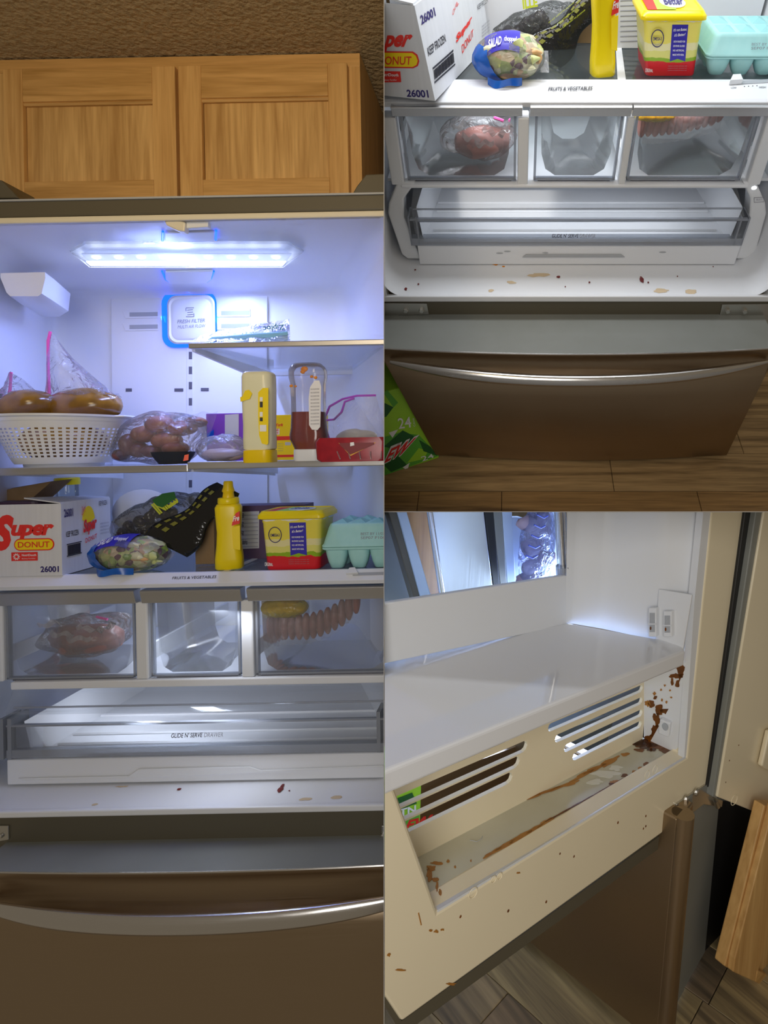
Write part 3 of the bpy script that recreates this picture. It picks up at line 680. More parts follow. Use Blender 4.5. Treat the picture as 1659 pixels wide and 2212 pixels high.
def butter_tub(fr, base, h, w, label, lean=(0, 0), dep=None):
    b = Vector(base); t = thing('spread_tub', label, 'tub', fr, b); dep = dep or w * .8
    L = Vector((lean[0], lean[1], 1))
    def ring(z, s, rad=.18):
        c = b + L * (z * h) + Vector((0, dep / 2, 0))
        return [c + Vector((px, py, 0)) for px, py in rr(0, 0, w / 2 * s, dep / 2 * s, w / 2 * rad, 5)]
    base_m = bands('tub_print', [(-.01, (.74, .02, .03)), (h * .22, (.30, .50, .02)), (h * .285, (.80, .78, .20)), (h * .40, (.88, .82, .42)), (h * .52, (.90, .78, .10)), (h * .84, (.86, .85, .80)), (h * 1.2, (.85, .85, .8))], rough=.3, noise_amt=h * .14, ns=30.)
    part('tub', MB().loft([ring(0, .83), ring(.02, .85), ring(.80, .94), ring(.81, .955), ring(.88, .955)]), base_m, t, smooth=True)
    ld = part('lid', MB().loft([ring(.86, 1.0), ring(.875, 1.06), ring(.93, 1.06), ring(.95, 1.03), ring(1., .97), ring(1.002, .92), ring(.985, .90)], True, True), YEL, t, smooth=True)
    C = lambda u, v, z=.9865: b + L * (z * h) + Vector((u * w / 2, dep / 2 + v * dep / 2, .0006))
    patch(ld, 'lid_print', [C(-.82, -.8), C(-.25, -.8), C(-.45, .8), C(-.82, .8)], RED)
    patch(ld, 'lid_print', [C(-.52, -.8), C(.1, -.8), C(.0, .8), C(-.45, .8)], LIME, off=.0006)
    part('lid_print', MB().prism([C(.12 + .42 * math.cos(k * .3927), .62 * math.sin(k * .3927)) for k in range(16)], (0, 0, .0012)), WHT, ld)
    letter(ld, 'Better', NAVY, (C(-.2, -.38, .992), C(.46, -.38, .992), C(.46, .38, .992), C(-.2, .38, .992)), off=.0022, shear=.3, bold=.02)
    fy = lambda z: dep / 2 * (1 - (.85 + (z - .02) * .115)) - .0012
    Q = lambda u, z: b + L * (z * h) + Vector((u * w / 2, fy(z), 0))
    lb = patch(t, 'ribbon_label', [Q(-.04, .24), Q(.22, .28), Q(.48, .24), Q(.48, .80), Q(-.04, .80)], INDIGO, off=.0005)
    letter(lb, "It's not Butter,", WHT, (Q(.0, .70), Q(.44, .715), Q(.44, .765), Q(.0, .75)), off=.0022, shear=.3, bold=.02)
    letter(lb, "it's Better!", WHT, (Q(.04, .63), Q(.40, .645), Q(.40, .69), Q(.04, .675)), off=.0022, shear=.3, bold=.02)
    for k, sx in enumerate(('70% LESS FAT', 'FEWER CALORIES', 'NO ARTIFICIALS', 'WITH PLANT OIL')):
        pass
    for k in range(4):
        z = .56 - k * .068
        letter(lb, ('USE IN BAKED FUN', '30% FEWER CALORIES', 'NO ARTIFICIAL', 'MADE WITH REAL')[k], WHT, (Q(.03, z - .018), Q(.41, z - .018), Q(.41, z + .012), Q(.03, z + .012)), off=.0022, bold=.02)
    rg = MB()
    for k in range(20):
        a0, a1 = k / 20 * 6.283, (k + 1) / 20 * 6.283
        rg.tube([Q(-.50 + .20 * math.cos(a0), .60 + .13 * math.sin(a0)) + Vector((0, -.001, 0)), Q(-.50 + .20 * math.cos(a1), .60 + .13 * math.sin(a1)) + Vector((0, -.001, 0))], .0009, 4)
    part('seal_print', rg, NAVY, t)
    letter(t, 'OMEGA-3', NAVY, (Q(-.65, .57), Q(-.36, .57), Q(-.36, .62), Q(-.65, .62)), off=.001, bold=.02)
    letter(t, 'ORIGINAL', WHT, (Q(-.86, .07), Q(-.60, .07), Q(-.60, .12), Q(-.86, .14)), off=.0015, bold=.02)
    for k in range(3):
        letter(t, 'soybean oil palm oil water salt', GINK, (Q(-.1, .16 - k * .035), Q(.55, .16 - k * .035), Q(.55, .18 - k * .035), Q(-.1, .18 - k * .035)), off=.0012)
    return t

def egg_carton(fr, base, w, dep, h, label, ncol=4, nrow=3, lean=(0, 0)):
    """base = front left bottom corner"""
    b = Vector(base); t = thing('egg_carton', label, 'egg carton', fr, b); L = Vector((lean[0], lean[1], 1))
    P = lambda u, v, z: b + Vector((u * w, v * dep, 0)) + L * (z * h)
    cw_, cd_ = w / ncol, dep / nrow
    for j in range(nrow):
        for i in range(ncol):
            if j > 0 and 0 < i < ncol - 1: continue
            m = MB(); rings = []
            for z, s in ((0, .50), (.015, .58), (.14, .78), (.30, .94), (.42, 1.)):
                c = P((i + .5) / ncol, (j + .5) / nrow, z); rings.append([c + Vector((px, py, 0)) for px, py in rr(0, 0, cw_ / 2 * s, cd_ / 2 * s, cw_ * .32 * s, 4)])
            part('cup', m.loft(rings), EGG, t, smooth=True)
    rim = MB(); 
    rim.loft([[P(.5, .5, z) + Vector((px, py, 0)) for px, py in rr(0, 0, w / 2 * s, dep / 2 * s, .012, 4)] for z, s in ((.40, 1.02), (.42, 1.05), (.455, 1.05), (.46, 1.03))])
    part('tray_rim', rim, EGG, t, smooth=True)
    ld = part('lid', MB().loft([[P(.5, .5, z) + Vector((px, py, 0)) for px, py in rr(0, 0, w / 2 * s, dep / 2 * s, .015, 4)] for z, s in ((.47, 1.06), (.50, 1.06), (.53, 1.03), (.86, .93), (.93, .90), (.95, .87))]), EGG, t, smooth=True)
    zt = .951
    for j in range(2):
        for i in range(ncol):
            u0, u1 = .09 + i * .83 / ncol, .09 + (i + .78) * .83 / ncol; v0, v1 = .10 + j * .42, .10 + j * .42 + .34
            um = (u0 + u1) / 2; vm = (v0 + v1) / 2
            part('lid_ridge', MB().add([P(u0, v0, zt), P(u1, v0, zt), P(u1, v1, zt), P(u0, v1, zt), P(um, vm - .04, zt + .08), P(um, vm + .04, zt + .08)], [(0, 1, 4), (1, 2, 5, 4), (2, 3, 5), (3, 0, 4, 5), (3, 2, 1, 0)]), EGGS, ld, smooth=False)
    fq = lambda u, z: P(u, .5 - .5 * (1.03 - (z - .53) * .30), z)
    letter(ld, 'BEST BY 11/07/2', GINK, (fq(.42, .70), fq(.72, .70), fq(.72, .755), fq(.42, .755)), off=.0015)
    letter(ld, 'SEP07 P1066', GINK, (fq(.42, .62), fq(.72, .62), fq(.72, .675), fq(.42, .675)), off=.0015)
    return t

def super_box(fr, base, w, dep, h, label, front=None, side=None, lean=(0, 0), full=True, sx=1.):
    """white carton: base = front right bottom corner; printed front and right side"""
    b = Vector(base); t = thing('frozen_donut_carton', label, 'box', fr, b); L = Vector((lean[0], lean[1], 1)); th = .003
    P = lambda u, v, z: b + Vector((u, v, 0)) + L * z       # u from 0 (right) to -w, v depth, z height
    part('front_wall', MB().hexa([P(-w, 0, 0), P(0, 0, 0), P(0, th, 0), P(-w, th, 0), P(-w, 0, h), P(0, 0, h), P(0, th, h), P(-w, th, h)]), CARDW, t)
    part('side_wall', MB().hexa([P(-th, th, 0), P(0, th, 0), P(0, dep, 0), P(-th, dep, 0), P(-th, th, h), P(0, th, h), P(0, dep, h), P(-th, dep, h)]), CARDW, t)
    part('back_wall', MB().hexa([P(-w, dep - th, 0), P(-th, dep - th, 0), P(-th, dep, 0), P(-w, dep, 0), P(-w, dep - th, h), P(-th, dep - th, h), P(-th, dep, h), P(-w, dep, h)]), CARDB, t)
    part('bottom', MB().hexa([P(-w, th, 0), P(-th, th, 0), P(-th, dep, 0), P(-w, dep, 0), P(-w, th, th), P(-th, th, th), P(-th, dep, th), P(-w, dep, th)]), CARDB, t)
    f = lambda u, z: P(-u, 0, z)            # front, u to the left
    s = lambda v, z: P(0, v, z)             # side
    return t, P, f, s

def print_front(t, f, h, k=1.):
    """f(u, z): u = distance from the right edge, z height, h box height"""
    q = lambda u0, u1, z0, z1, sk=0.: (f(u0 * h, z0 * h), f(u1 * h, z0 * h + sk * h), f(u1 * h, z1 * h + sk * h), f(u0 * h, z1 * h))
    letter(t, 'uper', RED, q(.70, .10, .50, .72, .0), shear=.25, bold=.045, space=.9)
    letter(t, 'S', RED, q(.95, .66, .36, .86), shear=.25, bold=.06)
    ov = [(.115 + (.30 - 0) * 0, 0)]
    def oval(u0, u1, z0, z1): 
        r_ = (z1 - z0) / 2; zc_ = (z0 + z1) / 2; pts = []
        for i in range(13): a_ = -math.pi / 2 + math.pi * i / 12; pts.append(f((u1 + r_ - r_ * math.cos(a_)) * h, (zc_ + r_ * math.sin(a_)) * h))
        for i in range(13): a_ = math.pi / 2 + math.pi * i / 12; pts.append(f((u0 - r_ - r_ * math.cos(a_)) * h, (zc_ + r_ * math.sin(a_)) * h))
        return pts
    patch(t, 'logo_rim', oval(.66, .10, .355, .525), RED, off=.0006)
    patch(t, 'logo_oval', oval(.645, .115, .37, .51), YPR, off=.0012)
    letter(t, 'DONUT', RED, q(.60, .16, .40, .48), off=.0022, bold=.01)
    patch(t, 'brand_panel', q(.70, .335, .215, .335), RED, off=.0006)
    letter(t, 'NutriDough', WHT, q(.55, .35, .27, .31), off=.0016, bold=.02)
    letter(t, 'Bakery Fortifier', WHT, q(.55, .36, .235, .255), off=.0016)
    st = MB()
    for i in range(10):
        an = i * .6283; c = (.625, .275)
        st.tube([f((c[0] + .022 * math.cos(an)) * h, (c[1] + .022 * math.sin(an)) * h) + Vector((0, -.0016, 0)), f((c[0] + .046 * math.cos(an)) * h, (c[1] + .046 * math.sin(an)) * h) + Vector((0, -.0016, 0))], .0012, 4)
    part('sun_print', st, WHT, t)
    letter(t, '26001', NAVY, q(.30, .045, .05, .135), bold=.03)

def print_side(t, s, h, dep):
    q = lambda v0, v1, z0, z1, sk=0.: (s(v0 * dep, z0 * h), s(v1 * dep, z0 * h + sk * h), s(v1 * dep, z1 * h + sk * h), s(v0 * dep, z1 * h))
    letter(t, '26001', NAVY, q(.05, .22, .80, .92), bold=.03)
    letter(t, 'KEEP FROZEN', INK, q(.08, .32, .52, .60), bold=.01)
    bc = MB()
    n_ = Vector(s(1, 0)) - Vector(s(0, 0)); nn = Vector((1, 0, 0)) * .0008
    for i in range(22):
        v0 = .10 + i * .0115; wd_ = .004 + .004 * ((i * 7) % 3) / 2
        bc.prism([Vector(s(v * dep, z * h)) + nn for v, z in ((v0, .26), (v0 + wd_, .26), (v0 + wd_, .40), (v0, .40))], nn)
    for z in (.245, .41): bc.prism([Vector(s(v * dep, zz * h)) + nn for v, zz in ((.085, z), (.365, z), (.365, z + .012), (.085, z + .012))], nn)
    part('barcode_print', bc, INK, t)
    fan = MB(); c = (.52, .66)
    fan.prism([Vector(s(c[0] * dep, c[1] * h)) + nn] + [Vector(s((c[0] + .13 * math.cos(a_)) * dep, (c[1] + .26 * math.sin(a_)) * h)) + nn for a_ in [R(15 + 15 * i) for i in range(11)]], nn)
    part('sunburst_print', fan, YPR, t)
    letter(t, 'Super', RED, q(.40, .68, .48, .72, .04), off=.0022, shear=.3, bold=.05)
    letter(t, 'DONUT', RED, q(.44, .68, .38, .45, .04), off=.0022, bold=.01)
    letter(t, 'Original', RED, q(.38, .46, .74, .92, .06), off=.0016, shear=.2)
    letter(t, 'KEEP FROZEN', INK, q(.74, .92, .90, .97), off=.0012)
    for k in range(4): letter(t, 'INGREDIENTS ENRICHED FLOUR', GINK, q(.76, .95, .46 + k * .05, .485 + k * .05), off=.0012)

def salad_bag(fr, c, r, label, turn=0., lean=(0, 0)):
    """pillow bag of chopped salad, blue film at the left, clear at the right"""
    c = Vector(c); t = thing('salad_bag', label, 'bag', fr, (c.x, c.y, c.z - r[2])); L = Vector((lean[0], lean[1], 0))
    flat = lambda p: (p.x, p.y, max(p.z, -r[2] * .86))
    sk = lambda p: Vector(flat(p)) + L * p.z
    part('salad', MB().blob(c + Vector((r[0] * .03, 0, 0)), (r[0] * .93, r[1] * .93, r[2] * .93), .16, 30, 3, 40, 24, fn=sk), SALAD, t, smooth=True)
    for k in range(16):
        an = random.uniform(-.9, 1.0); el = random.uniform(-.5, .8)
        p = c + Vector((r[0] * .80 * math.sin(an) + r[0] * .15, -r[1] * .85 * math.cos(an) * math.cos(el), r[2] * .8 * math.sin(el)))
        cc = (SALAD, mats_leaf[k % 5])[1]
        part('salad_piece', MB().blob(p, (random.uniform(.010, .020), .006, random.uniform(.005, .012)), .9, 60, k, 14, 8), cc, t, smooth=True)
    part('bag_film', MB().blob(c, r, .10, 16, 9, 40, 24, fn=sk), FILM, t, smooth=True)
    # blue end with its tail, and the indigo panel on top
    def side(u, v):
        th = R(-170 + 120 * u); el = R(-55 + 90 * v)
        d = Vector((math.cos(th) * math.cos(el) * 1.0, math.sin(th) * math.cos(el), math.sin(el)))
        k = 1.05 + .05 * noise.noise(d * 5)
        return c + sk(Vector((d.x * r[0] * k, d.y * r[1] * k, d.z * r[2] * k)))
    part('blue_band', MB().grid(lambda u, v: side(u * .30 + .30 * (1 - v) * u, v), 16, 10), BLUEP, t, smooth=True)
    part('indigo_panel', MB().grid(lambda u, v: c + sk(Vector((r[0] * (-.70 + .95 * u), r[1] * (-.75 + .9 * v - .12 * u), r[2] * 1.07 * math.sqrt(max(.05, 1 - min(.93, (-.70 + .95 * u) ** 2 + (-.75 + .9 * v - .12 * u) ** 2)))))), 14, 10), INDIGO, t, smooth=True)
    T_ = lambda u, v: c + sk(Vector((r[0] * (-.70 + .95 * u), r[1] * (-.75 + .9 * v - .12 * u), r[2] * 1.09 * math.sqrt(max(.05, 1 - min(.93, (-.70 + .95 * u) ** 2 + (-.75 + .9 * v - .12 * u) ** 2))) + .0025)))
    letter(t, 'SALAD', WHT, (T_(.12, .10), T_(.48, .10), T_(.48, .42), T_(.12, .42)), bold=.03)
    letter(t, 'chopped', WHT, (T_(.55, .15), T_(.9, .15), T_(.9, .40), T_(.55, .40)), bold=.02)
    part('bag_tail', MB().grid(lambda u, v: c + L * -r[2] + Vector((r[0] * (-.55 + .95 * u), -r[1] * (.80 + .35 * math.sin(math.pi * u)) - .004 * math.sin(9 * u) * v, -r[2] * (.55 + .33 * v + .06 * math.sin(7 * u)))), 18, 5), BLUEP, t, smooth=True)
    part('bag_seal', MB().grid(lambda u, v: c + Vector((r[0] * (.86 + .24 * v), -r[1] * (.6 - 1.2 * u), r[2] * (-.45 + .5 * u + .05 * math.sin(12 * u)))), 10, 4), FILMM, t, smooth=True)
    return t
mats_leaf = [mat('leaf_light', (.58, .64, .28), .4), mat('leaf_green', (.20, .36, .06), .4), mat('carrot_shred', (.72, .44, .2), .4), mat('red_cabbage', (.10, .02, .06), .35), mat('cabbage_white', (.74, .74, .52), .4)]

def film_sheet(par, name, fn, m, nu=20, nv=14): return part(name, MB().grid(fn, nu, nv), m, par, smooth=True)
# ------------------------------------------------------------------ things in bay A
def baseA(px, py, z): p = A.T(px, py, z); return p
# carton of donuts
zb1 = zs + .0015
yb = YD - .018
w_ = .30; p0 = a(135, 1264, yb); hbx = a(135, 1088, yb).z - zb1
t, P, f_, s_ = super_box(A, (p0.x, yb, zb1), w_, .17, hbx, 'white donut carton with red lettering, top flap open, beside the blue salad bag', full=True)
print_front(t, f_, hbx); print_side(t, s_, hbx, .17)
part('top_flap', MB().hexa([P(-.002, .0, hbx), P(-.002, .17, hbx), P(-.075, .17, hbx + .004), P(-.105, .02, hbx + .012), P(-.002, .0, hbx + .003), P(-.002, .17, hbx + .003), P(-.075, .17, hbx + .007), P(-.105, .02, hbx + .015)]), CARDW, t)
part('raised_flap', MB().hexa([P(-.16, .10, hbx), P(-.16, .17, hbx), P(-.34, .17, hbx + .0), P(-.34, .10, hbx), P(-.10, .10, hbx + .050), P(-.10, .17, hbx + .052), P(-.34, .17, hbx + .02), P(-.34, .10, hbx + .01)]), CARDB, t)
tj = thing('dark_food_tub', 'dark food tub standing inside the open donut carton', 'tub', A, P(-.15, .09, .003))
part('body', MB().loft([[P(-.15, .09, z) + Vector((x, y, 0)) for x, y in rr(0, 0, .06, .05, .02)] for z in (.003, hbx - .004)]), BLKTRAY, tj)
part('lid', MB().loft([[P(-.15, .09, z) + Vector((x, y, 0)) for x, y in rr(0, 0, s, .053, .02)] for z, s in ((hbx - .004, .063), (hbx + .003, .061))]), DKPUR, tj)
p = a(145, 1042, 1.60); tj = thing('yellow_lidded_jar', 'jar with a yellow lid standing behind the donut carton', 'jar', A, (p.x, 1.60, zb1))
part('jar', MB().loft([[(p.x + x, 1.60 + y, z) for x, y in rr(0, 0, .026, .026, .0259, 6)] for z in (zb1, p.z - .006)]), GLASS, tj, smooth=True)
zq = a(145, 1022, 1.6).z
part('lid', MB().loft([[(p.x + x * s, 1.60 + y * s, z) for x, y in rr(0, 0, .030, .030, .0299, 6)] for z, s in ((p.z - .006, 1.), (p.z + .010, 1.), (p.z + .013, .93))]), YEL, tj, smooth=True)

# salad bag, mustard, tub, eggs
q = baseA(284, 1243, zs); rz = .062
salad_bag(A, (a(284, 1200, q.y + .06).x, q.y + .060, zs + .042), ((a(366, 1200, q.y + .06).x - a(203, 1200, q.y + .06).x) / 2, .062, .046), 'blue-ended clear bag of chopped salad beside the open donut carton, left picture')
q = baseA(487, 1232, zs + .001); hm = a(487, 1041, q.y).z - zs
mustard(A, (q.x, q.y + .022, zs + .001), hm, (a(515, 1200, q.y).x - a(459, 1200, q.y).x), 'whole yellow mustard squeeze bottle with its cap, between salad bag and spread tub', turn=.25)
q = baseA(628, 1232, zs + .001); hm = a(628, 1112, q.y).z - zs
butter_tub(A, (a(628, 1200, q.y).x, q.y, zs + .001), hm * 1.06, (a(696, 1150, q.y).x - a(555, 1150, q.y).x) * .97, 'square spread tub with yellow lid and blue ribbon label, lid seen edge-on, left picture', dep=.12)
q = baseA(700, 1230, zs + .001)
egg_carton(A, (q.x, q.y, zs + .001), .215, .15, a(750, 1122, q.y + .05).z - zs, 'mint green foam egg carton at the right end of the shelf, left picture', ncol=4)
# boxes behind
q = baseA(545, 1192, zs); yb2 = 1.56
xx0, xx1 = a(455, 1150, yb2).x, a(660, 1150, yb2).x
t = thing('nutrition_label_box', 'dark purple food box with white nutrition panel behind the mustard bottle, left picture', 'box', A, ((xx0 + xx1) / 2, yb2, zs))
part('carton', MB().box(xx0, xx1, yb2, yb2 + .07, zs, a(545, 1092, yb2).z), DKPUR, t, bevel=.001)
bq = lambda x, y: a(x, y, yb2)
patch(t, 'nutrition_panel', [bq(514, 1186), bq(560, 1184), bq(560, 1104), bq(514, 1106)], LABELW)
for k in range(9): patch(t, 'panel_rule', [bq(518, 1182 - k * 8.5), bq(558, 1181 - k * 8.5), bq(558, 1179.6 - k * 8.5), bq(518, 1180.6 - k * 8.5)], GINK, off=.001)
for k, s in enumerate(('Calories', '50', '50', '430')): letter(t, s, INK, (bq(521, 1176 - k * 19), bq(527 + 8 * (k == 0), 1176 - k * 19), bq(527 + 8 * (k == 0), 1165 - k * 19), bq(521, 1165 - k * 19)), off=.0014, bold=.02)
y3 = 1.50
solo('cardboard_piece', MB().box(a(421, 1150, y3).x, a(462, 1150, y3).x, y3, y3 + .03, zs, a(440, 1108, y3).z), CARDB, A, 'plain brown cardboard piece behind mustard bottle, left picture', 'cardboard', bevel=.001)

def grape_bag(fr, P0, label, sc_=1., lean=(0, 0)):
    """P0(u, v, w): u right 0..1, v height 0..1, w depth offset -> point. clear bag with black printed end"""
    b = P0(.4, 0, 0); t = thing('black_grape_bag', label, 'bag', fr, b)
    def prof(u): return (.16 + .55 * math.sin(math.pi * min(1, u * .9 + .08)) ** .8)
    def body(u, v):
        th = 2 * math.pi * v; r_ = .36 * math.sin(math.pi * min(.97, u * .95 + .03)) ** .6
        cx_, cz_ = .06 + .82 * u, .34 + .34 * u ** 1.2
        n_ = .06 * noise.noise(Vector((u * 7, math.cos(th) * 2, math.sin(th) * 2)))
        return P0(cx_ + (r_ * .25) * math.sin(th), cz_ + (r_ + n_) * math.cos(th) * .85, (r_ * .9 + n_) * math.sin(th))
    part('clear_film', MB().grid(body, 26, 26), FILMD, t, smooth=True)
    gr = MB(); 
    for k in range(26):
        u = random.uniform(.05, .62); th = random.uniform(0, 6.28); r_ = .24 * math.sin(math.pi * u) ** .6
        p = P0(.08 + .8 * u, .24 + .38 * u + r_ * .7 * math.cos(th), r_ * .6 * math.sin(th)); 
        part('grape', MB().blob(p, (.014, .014, .016), n=10, m=7), GRAPE, t, smooth=True)
    def blk(u, v):
        th = math.pi * (1.0 + 1.0 * v) + .2
        cx_, cz_ = .50 + .52 * u, .10 + .80 * u
        r_ = .20 * (1 - .55 * u) + .03 * math.sin(9 * u)
        return P0(cx_ + r_ * math.sin(-math.pi / 2 + math.pi * v) * .9, cz_ - r_ * .75 * math.sin(-math.pi / 2 + math.pi * v), -.42 - .10 * math.cos(math.pi * (v - .5)) + .25 * u)
    part('black_print', MB().grid(blk, 20, 12), BAGBLK, t, smooth=True)
    ck = MB()
    for k in range(7):
        u0 = .16 + k * .11
        for vv in (.16, .30):
            ck.add([Vector(blk(u0, vv)) + Vector((0, -.002, .001)), Vector(blk(u0 + .06, vv)) + Vector((0, -.002, .001)), Vector(blk(u0 + .06, vv + .07)) + Vector((0, -.002, .001)), Vector(blk(u0, vv + .07)) + Vector((0, -.002, .001))], [(0, 1, 2, 3)])
    part('olive_check_print', ck, OLIVE, t)
    B_ = lambda u, v: Vector(body(u, v)) + Vector((0, -.004, 0))
    return t, body
GRAPE = mat('dark_grape', (.03, .015, .03), .25)
BAGBLK = mat('black_bag_print', (.012, .012, .012), .12, bump=.5, bs=30.)
OLIVE = mat('olive_print', (.20, .20, .03), .4)
GRNP = mat('lime_bag_print', (.55, .62, .04), .4)
yg_ = 1.50
def PA(u, v, w): return a(226 + 262 * u, 1196 - 158 * v, yg_ + .10 * w)
t, bd = grape_bag(A, PA, 'clear and black printed produce bag slumped behind the blue salad bag, left picture')
tq = lambda x, y: a(x, y, yg_ - .045)
letter(t, 'INILLS', GRNP, (tq(345, 1112), tq(388, 1084), tq(370, 1062), tq(326, 1090)), bold=.05)
patch(t, 'leaf_print', [tq(330, 1080), tq(352, 1066), tq(378, 1062), tq(382, 1076), tq(352, 1096), tq(340, 1092)], DGREEN, off=-.003)
# white round dish and brown bowl at the back
p = a(305, 1108, 1.62)
solo('white_dish', MB().loft([[(p.x + r_ * math.cos(k * .2618), 1.635 - dy, p.z + .5 * 0 + r_ * .75 * math.sin(k * .2618)) for k in range(24)] for r_, dy in ((.085, 0), (.088, .006), (.070, .010), (.02, .014))]), WHITE2, A, 'round white dish leaning against the back wall behind the produce bag', 'dish', smooth=True)
p = baseA(240, 1190, zs); p.y = 1.565
solo('tan_bowl', MB().loft([[(a(243, 1150, 1.56).x + r_ * math.cos(k * .314), 1.585 + r_ * math.sin(k * .314), z) for k in range(20)] for r_, z in ((.022, zs + .001), (.034, zs + .03), (.038, zs + .058), (.034, zs + .058), (.020, zs + .006))]), mat('tan_bowl', (.52, .38, .2), .4), A, 'small tan bowl tucked between carton and produce bag, left picture', 'bowl', smooth=True)

# colander with bags of broth
yk = 1.46; ck0 = a(136, 1008, yk - .075)
cx_, cy_ = a(140, 950, yk).x, yk
rt = (a(262, 905, yk).x - a(18, 905, yk).x) / 2; rb = (a(222, 990, yk).x - a(55, 990, yk).x) / 2
zt_ = a(140, 903, yk).z; zb2 = zm + .001; zf = zm + .010
col_t = thing('colander', 'white plastic colander with square holes on the left glass shelf', 'colander', A, (cx_, cy_, zb2))
part('foot', MB().loft([[(cx_ + r_ * math.cos(k * .2618), cy_ + r_ * math.sin(k * .2618), z) for k in range(24)] for r_, z in ((rb * .83, zb2), (rb * .86, zf + .004), (rb * .80, zf + .004), (rb * .77, zb2))]), WHITE2, col_t, smooth=True)
# perforated bowl: bars of a lattice leave real square holes
NK, NR = 56, 9
z0h, z1h = zf + (zt_ - zf) * .14, zf + (zt_ - zf) * .78
def bowl(k, f):
    an = 2 * math.pi * k / (NK * 2)
    r_ = rb + (rt - rb) * f ** .8; z = zf + (zt_ - zf) * f
    return Vector((cx_ + r_ * math.cos(an), cy_ + r_ * math.sin(an), z))
bw = MB(); levels = [0, .05, .14]
for r_ in range(NR): levels += [.14 + .64 * (r_ + .52) / NR, .14 + .64 * (r_ + 1) / NR]
levels += [.84, .92, 1.]
n2 = NK * 2
for f in levels: bw.v += [bowl(k, f) for k in range(n2)]
for li in range(len(levels) - 1):
    hole_row = 2 <= li < 2 + 2 * NR and (li - 2) % 2 == 0
    for k in range(n2):
        if hole_row and k % 2 == 0: continue
        j = (k + 1) % n2; bw.f.append((li * n2 + k, li * n2 + j, (li + 1) * n2 + j, (li + 1) * n2 + k))
bw.f.append(tuple(range(n2))[::-1])
part('bowl', bw, WHITE2, col_t, smooth=True)
part('rim', MB().loft([[(cx_ + r_ * math.cos(k * .1309), cy_ + r_ * math.sin(k * .1309), z) for k in range(48)] for r_, z in ((rt * .985, zt_ - .012), (rt * 1.0, zt_ - .004), (rt * 1.05, zt_ - .002), (rt * 1.055, zt_ + .003), (rt * .97, zt_ + .003))], False, False), WHITE2, col_t, smooth=True)
for sg in (-1, 1):
    part('handle', MB().prism([(cx_ + sg * rt * 1.03, cy_ - .03, zt_ - .002), (cx_ + sg * rt * 1.16, cy_ - .022, zt_ - .002), (cx_ + sg * rt * 1.16, cy_ + .022, zt_ - .002), (cx_ + sg * rt * 1.03, cy_ + .03, zt_ - .002)], (0, 0, .005)), WHITE2, col_t, bevel=.002)

def broth_bag(px_l, px_r, py_b, py_liq, zip_pts, apex, label, yy, seed):
    pc = a((px_l + px_r) / 2, (py_b + py_liq) / 2, yy); hw = (a(px_r, py_liq, yy).x - a(px_l, py_liq, yy).x) / 2
    zb_, zl_ = a(100, py_b, yy).z, a(100, py_liq, yy).z
    t = thing('broth_bag', label, 'bag', A, (pc.x, yy, zb_))
    part('broth', MB().blob(pc, (hw, .055, (zl_ - zb_) * .62), .10, 22, seed, 28, 16), BROTH, t, smooth=True)
    if seed == 4: part('broth_base', MB().blob((cx_, cy_, zm + .064), (rb * .97, rb * .97, .052), .03, 16, seed, 28, 14), BROTH, t, smooth=True)
    z1 = [a(x, y, yy) for x, y in zip_pts]
    part('zip', MB().tube(z1, .0032, 6, flat=1.2), PINK, t, smooth=True)
    ap = [a(x, y, yy) for x, y in apex]
    def sheet(sg):
        def fn(u, v):
            top = Vector(z1[0]).lerp(Vector(ap[0]), 0) if False else None
            e = v
            a0 = Vector(z1[0]).lerp(Vector(z1[-1]), u) if False else None
            # outline of film: from the liquid's top edge up to the slanting bag mouth
            xb_ = pc.x - hw + 2 * hw * u; bt = Vector((xb_, yy + sg * .045 * math.sin(math.pi * u), zl_ - .012 + .006 * math.sin(7 * u)))
            k = u * (len(ap) - 1); i = min(int(k), len(ap) - 2); tp = Vector(ap[i]).lerp(Vector(ap[i + 1]), k - i)
            p = bt.lerp(tp, v); p.y += sg * .012 * math.sin(math.pi * v) + .006 * noise.noise(Vector((u * 6, v * 6, seed)))
            return p
        return fn
    for sg in (-1, 1): film_sheet(t, 'film', sheet(sg), FILM)
    return t
broth_bag(4, 122, 905, 848, [(14, 882), (22, 840), (24, 804)], [(10, 880), (16, 830), (23, 802), (60, 852), (118, 885)], 'smaller zip bag of brown broth lying at the left of the colander', 1.44, 1)
broth_bag(104, 258, 910, 846, [(107, 852), (104, 790), (104, 736), (109, 716)], [(106, 850), (103, 760), (109, 716), (150, 768), (215, 825), (252, 880)], 'larger zip bag of brown broth with tall pink zip in the colander', 1.47, 4)

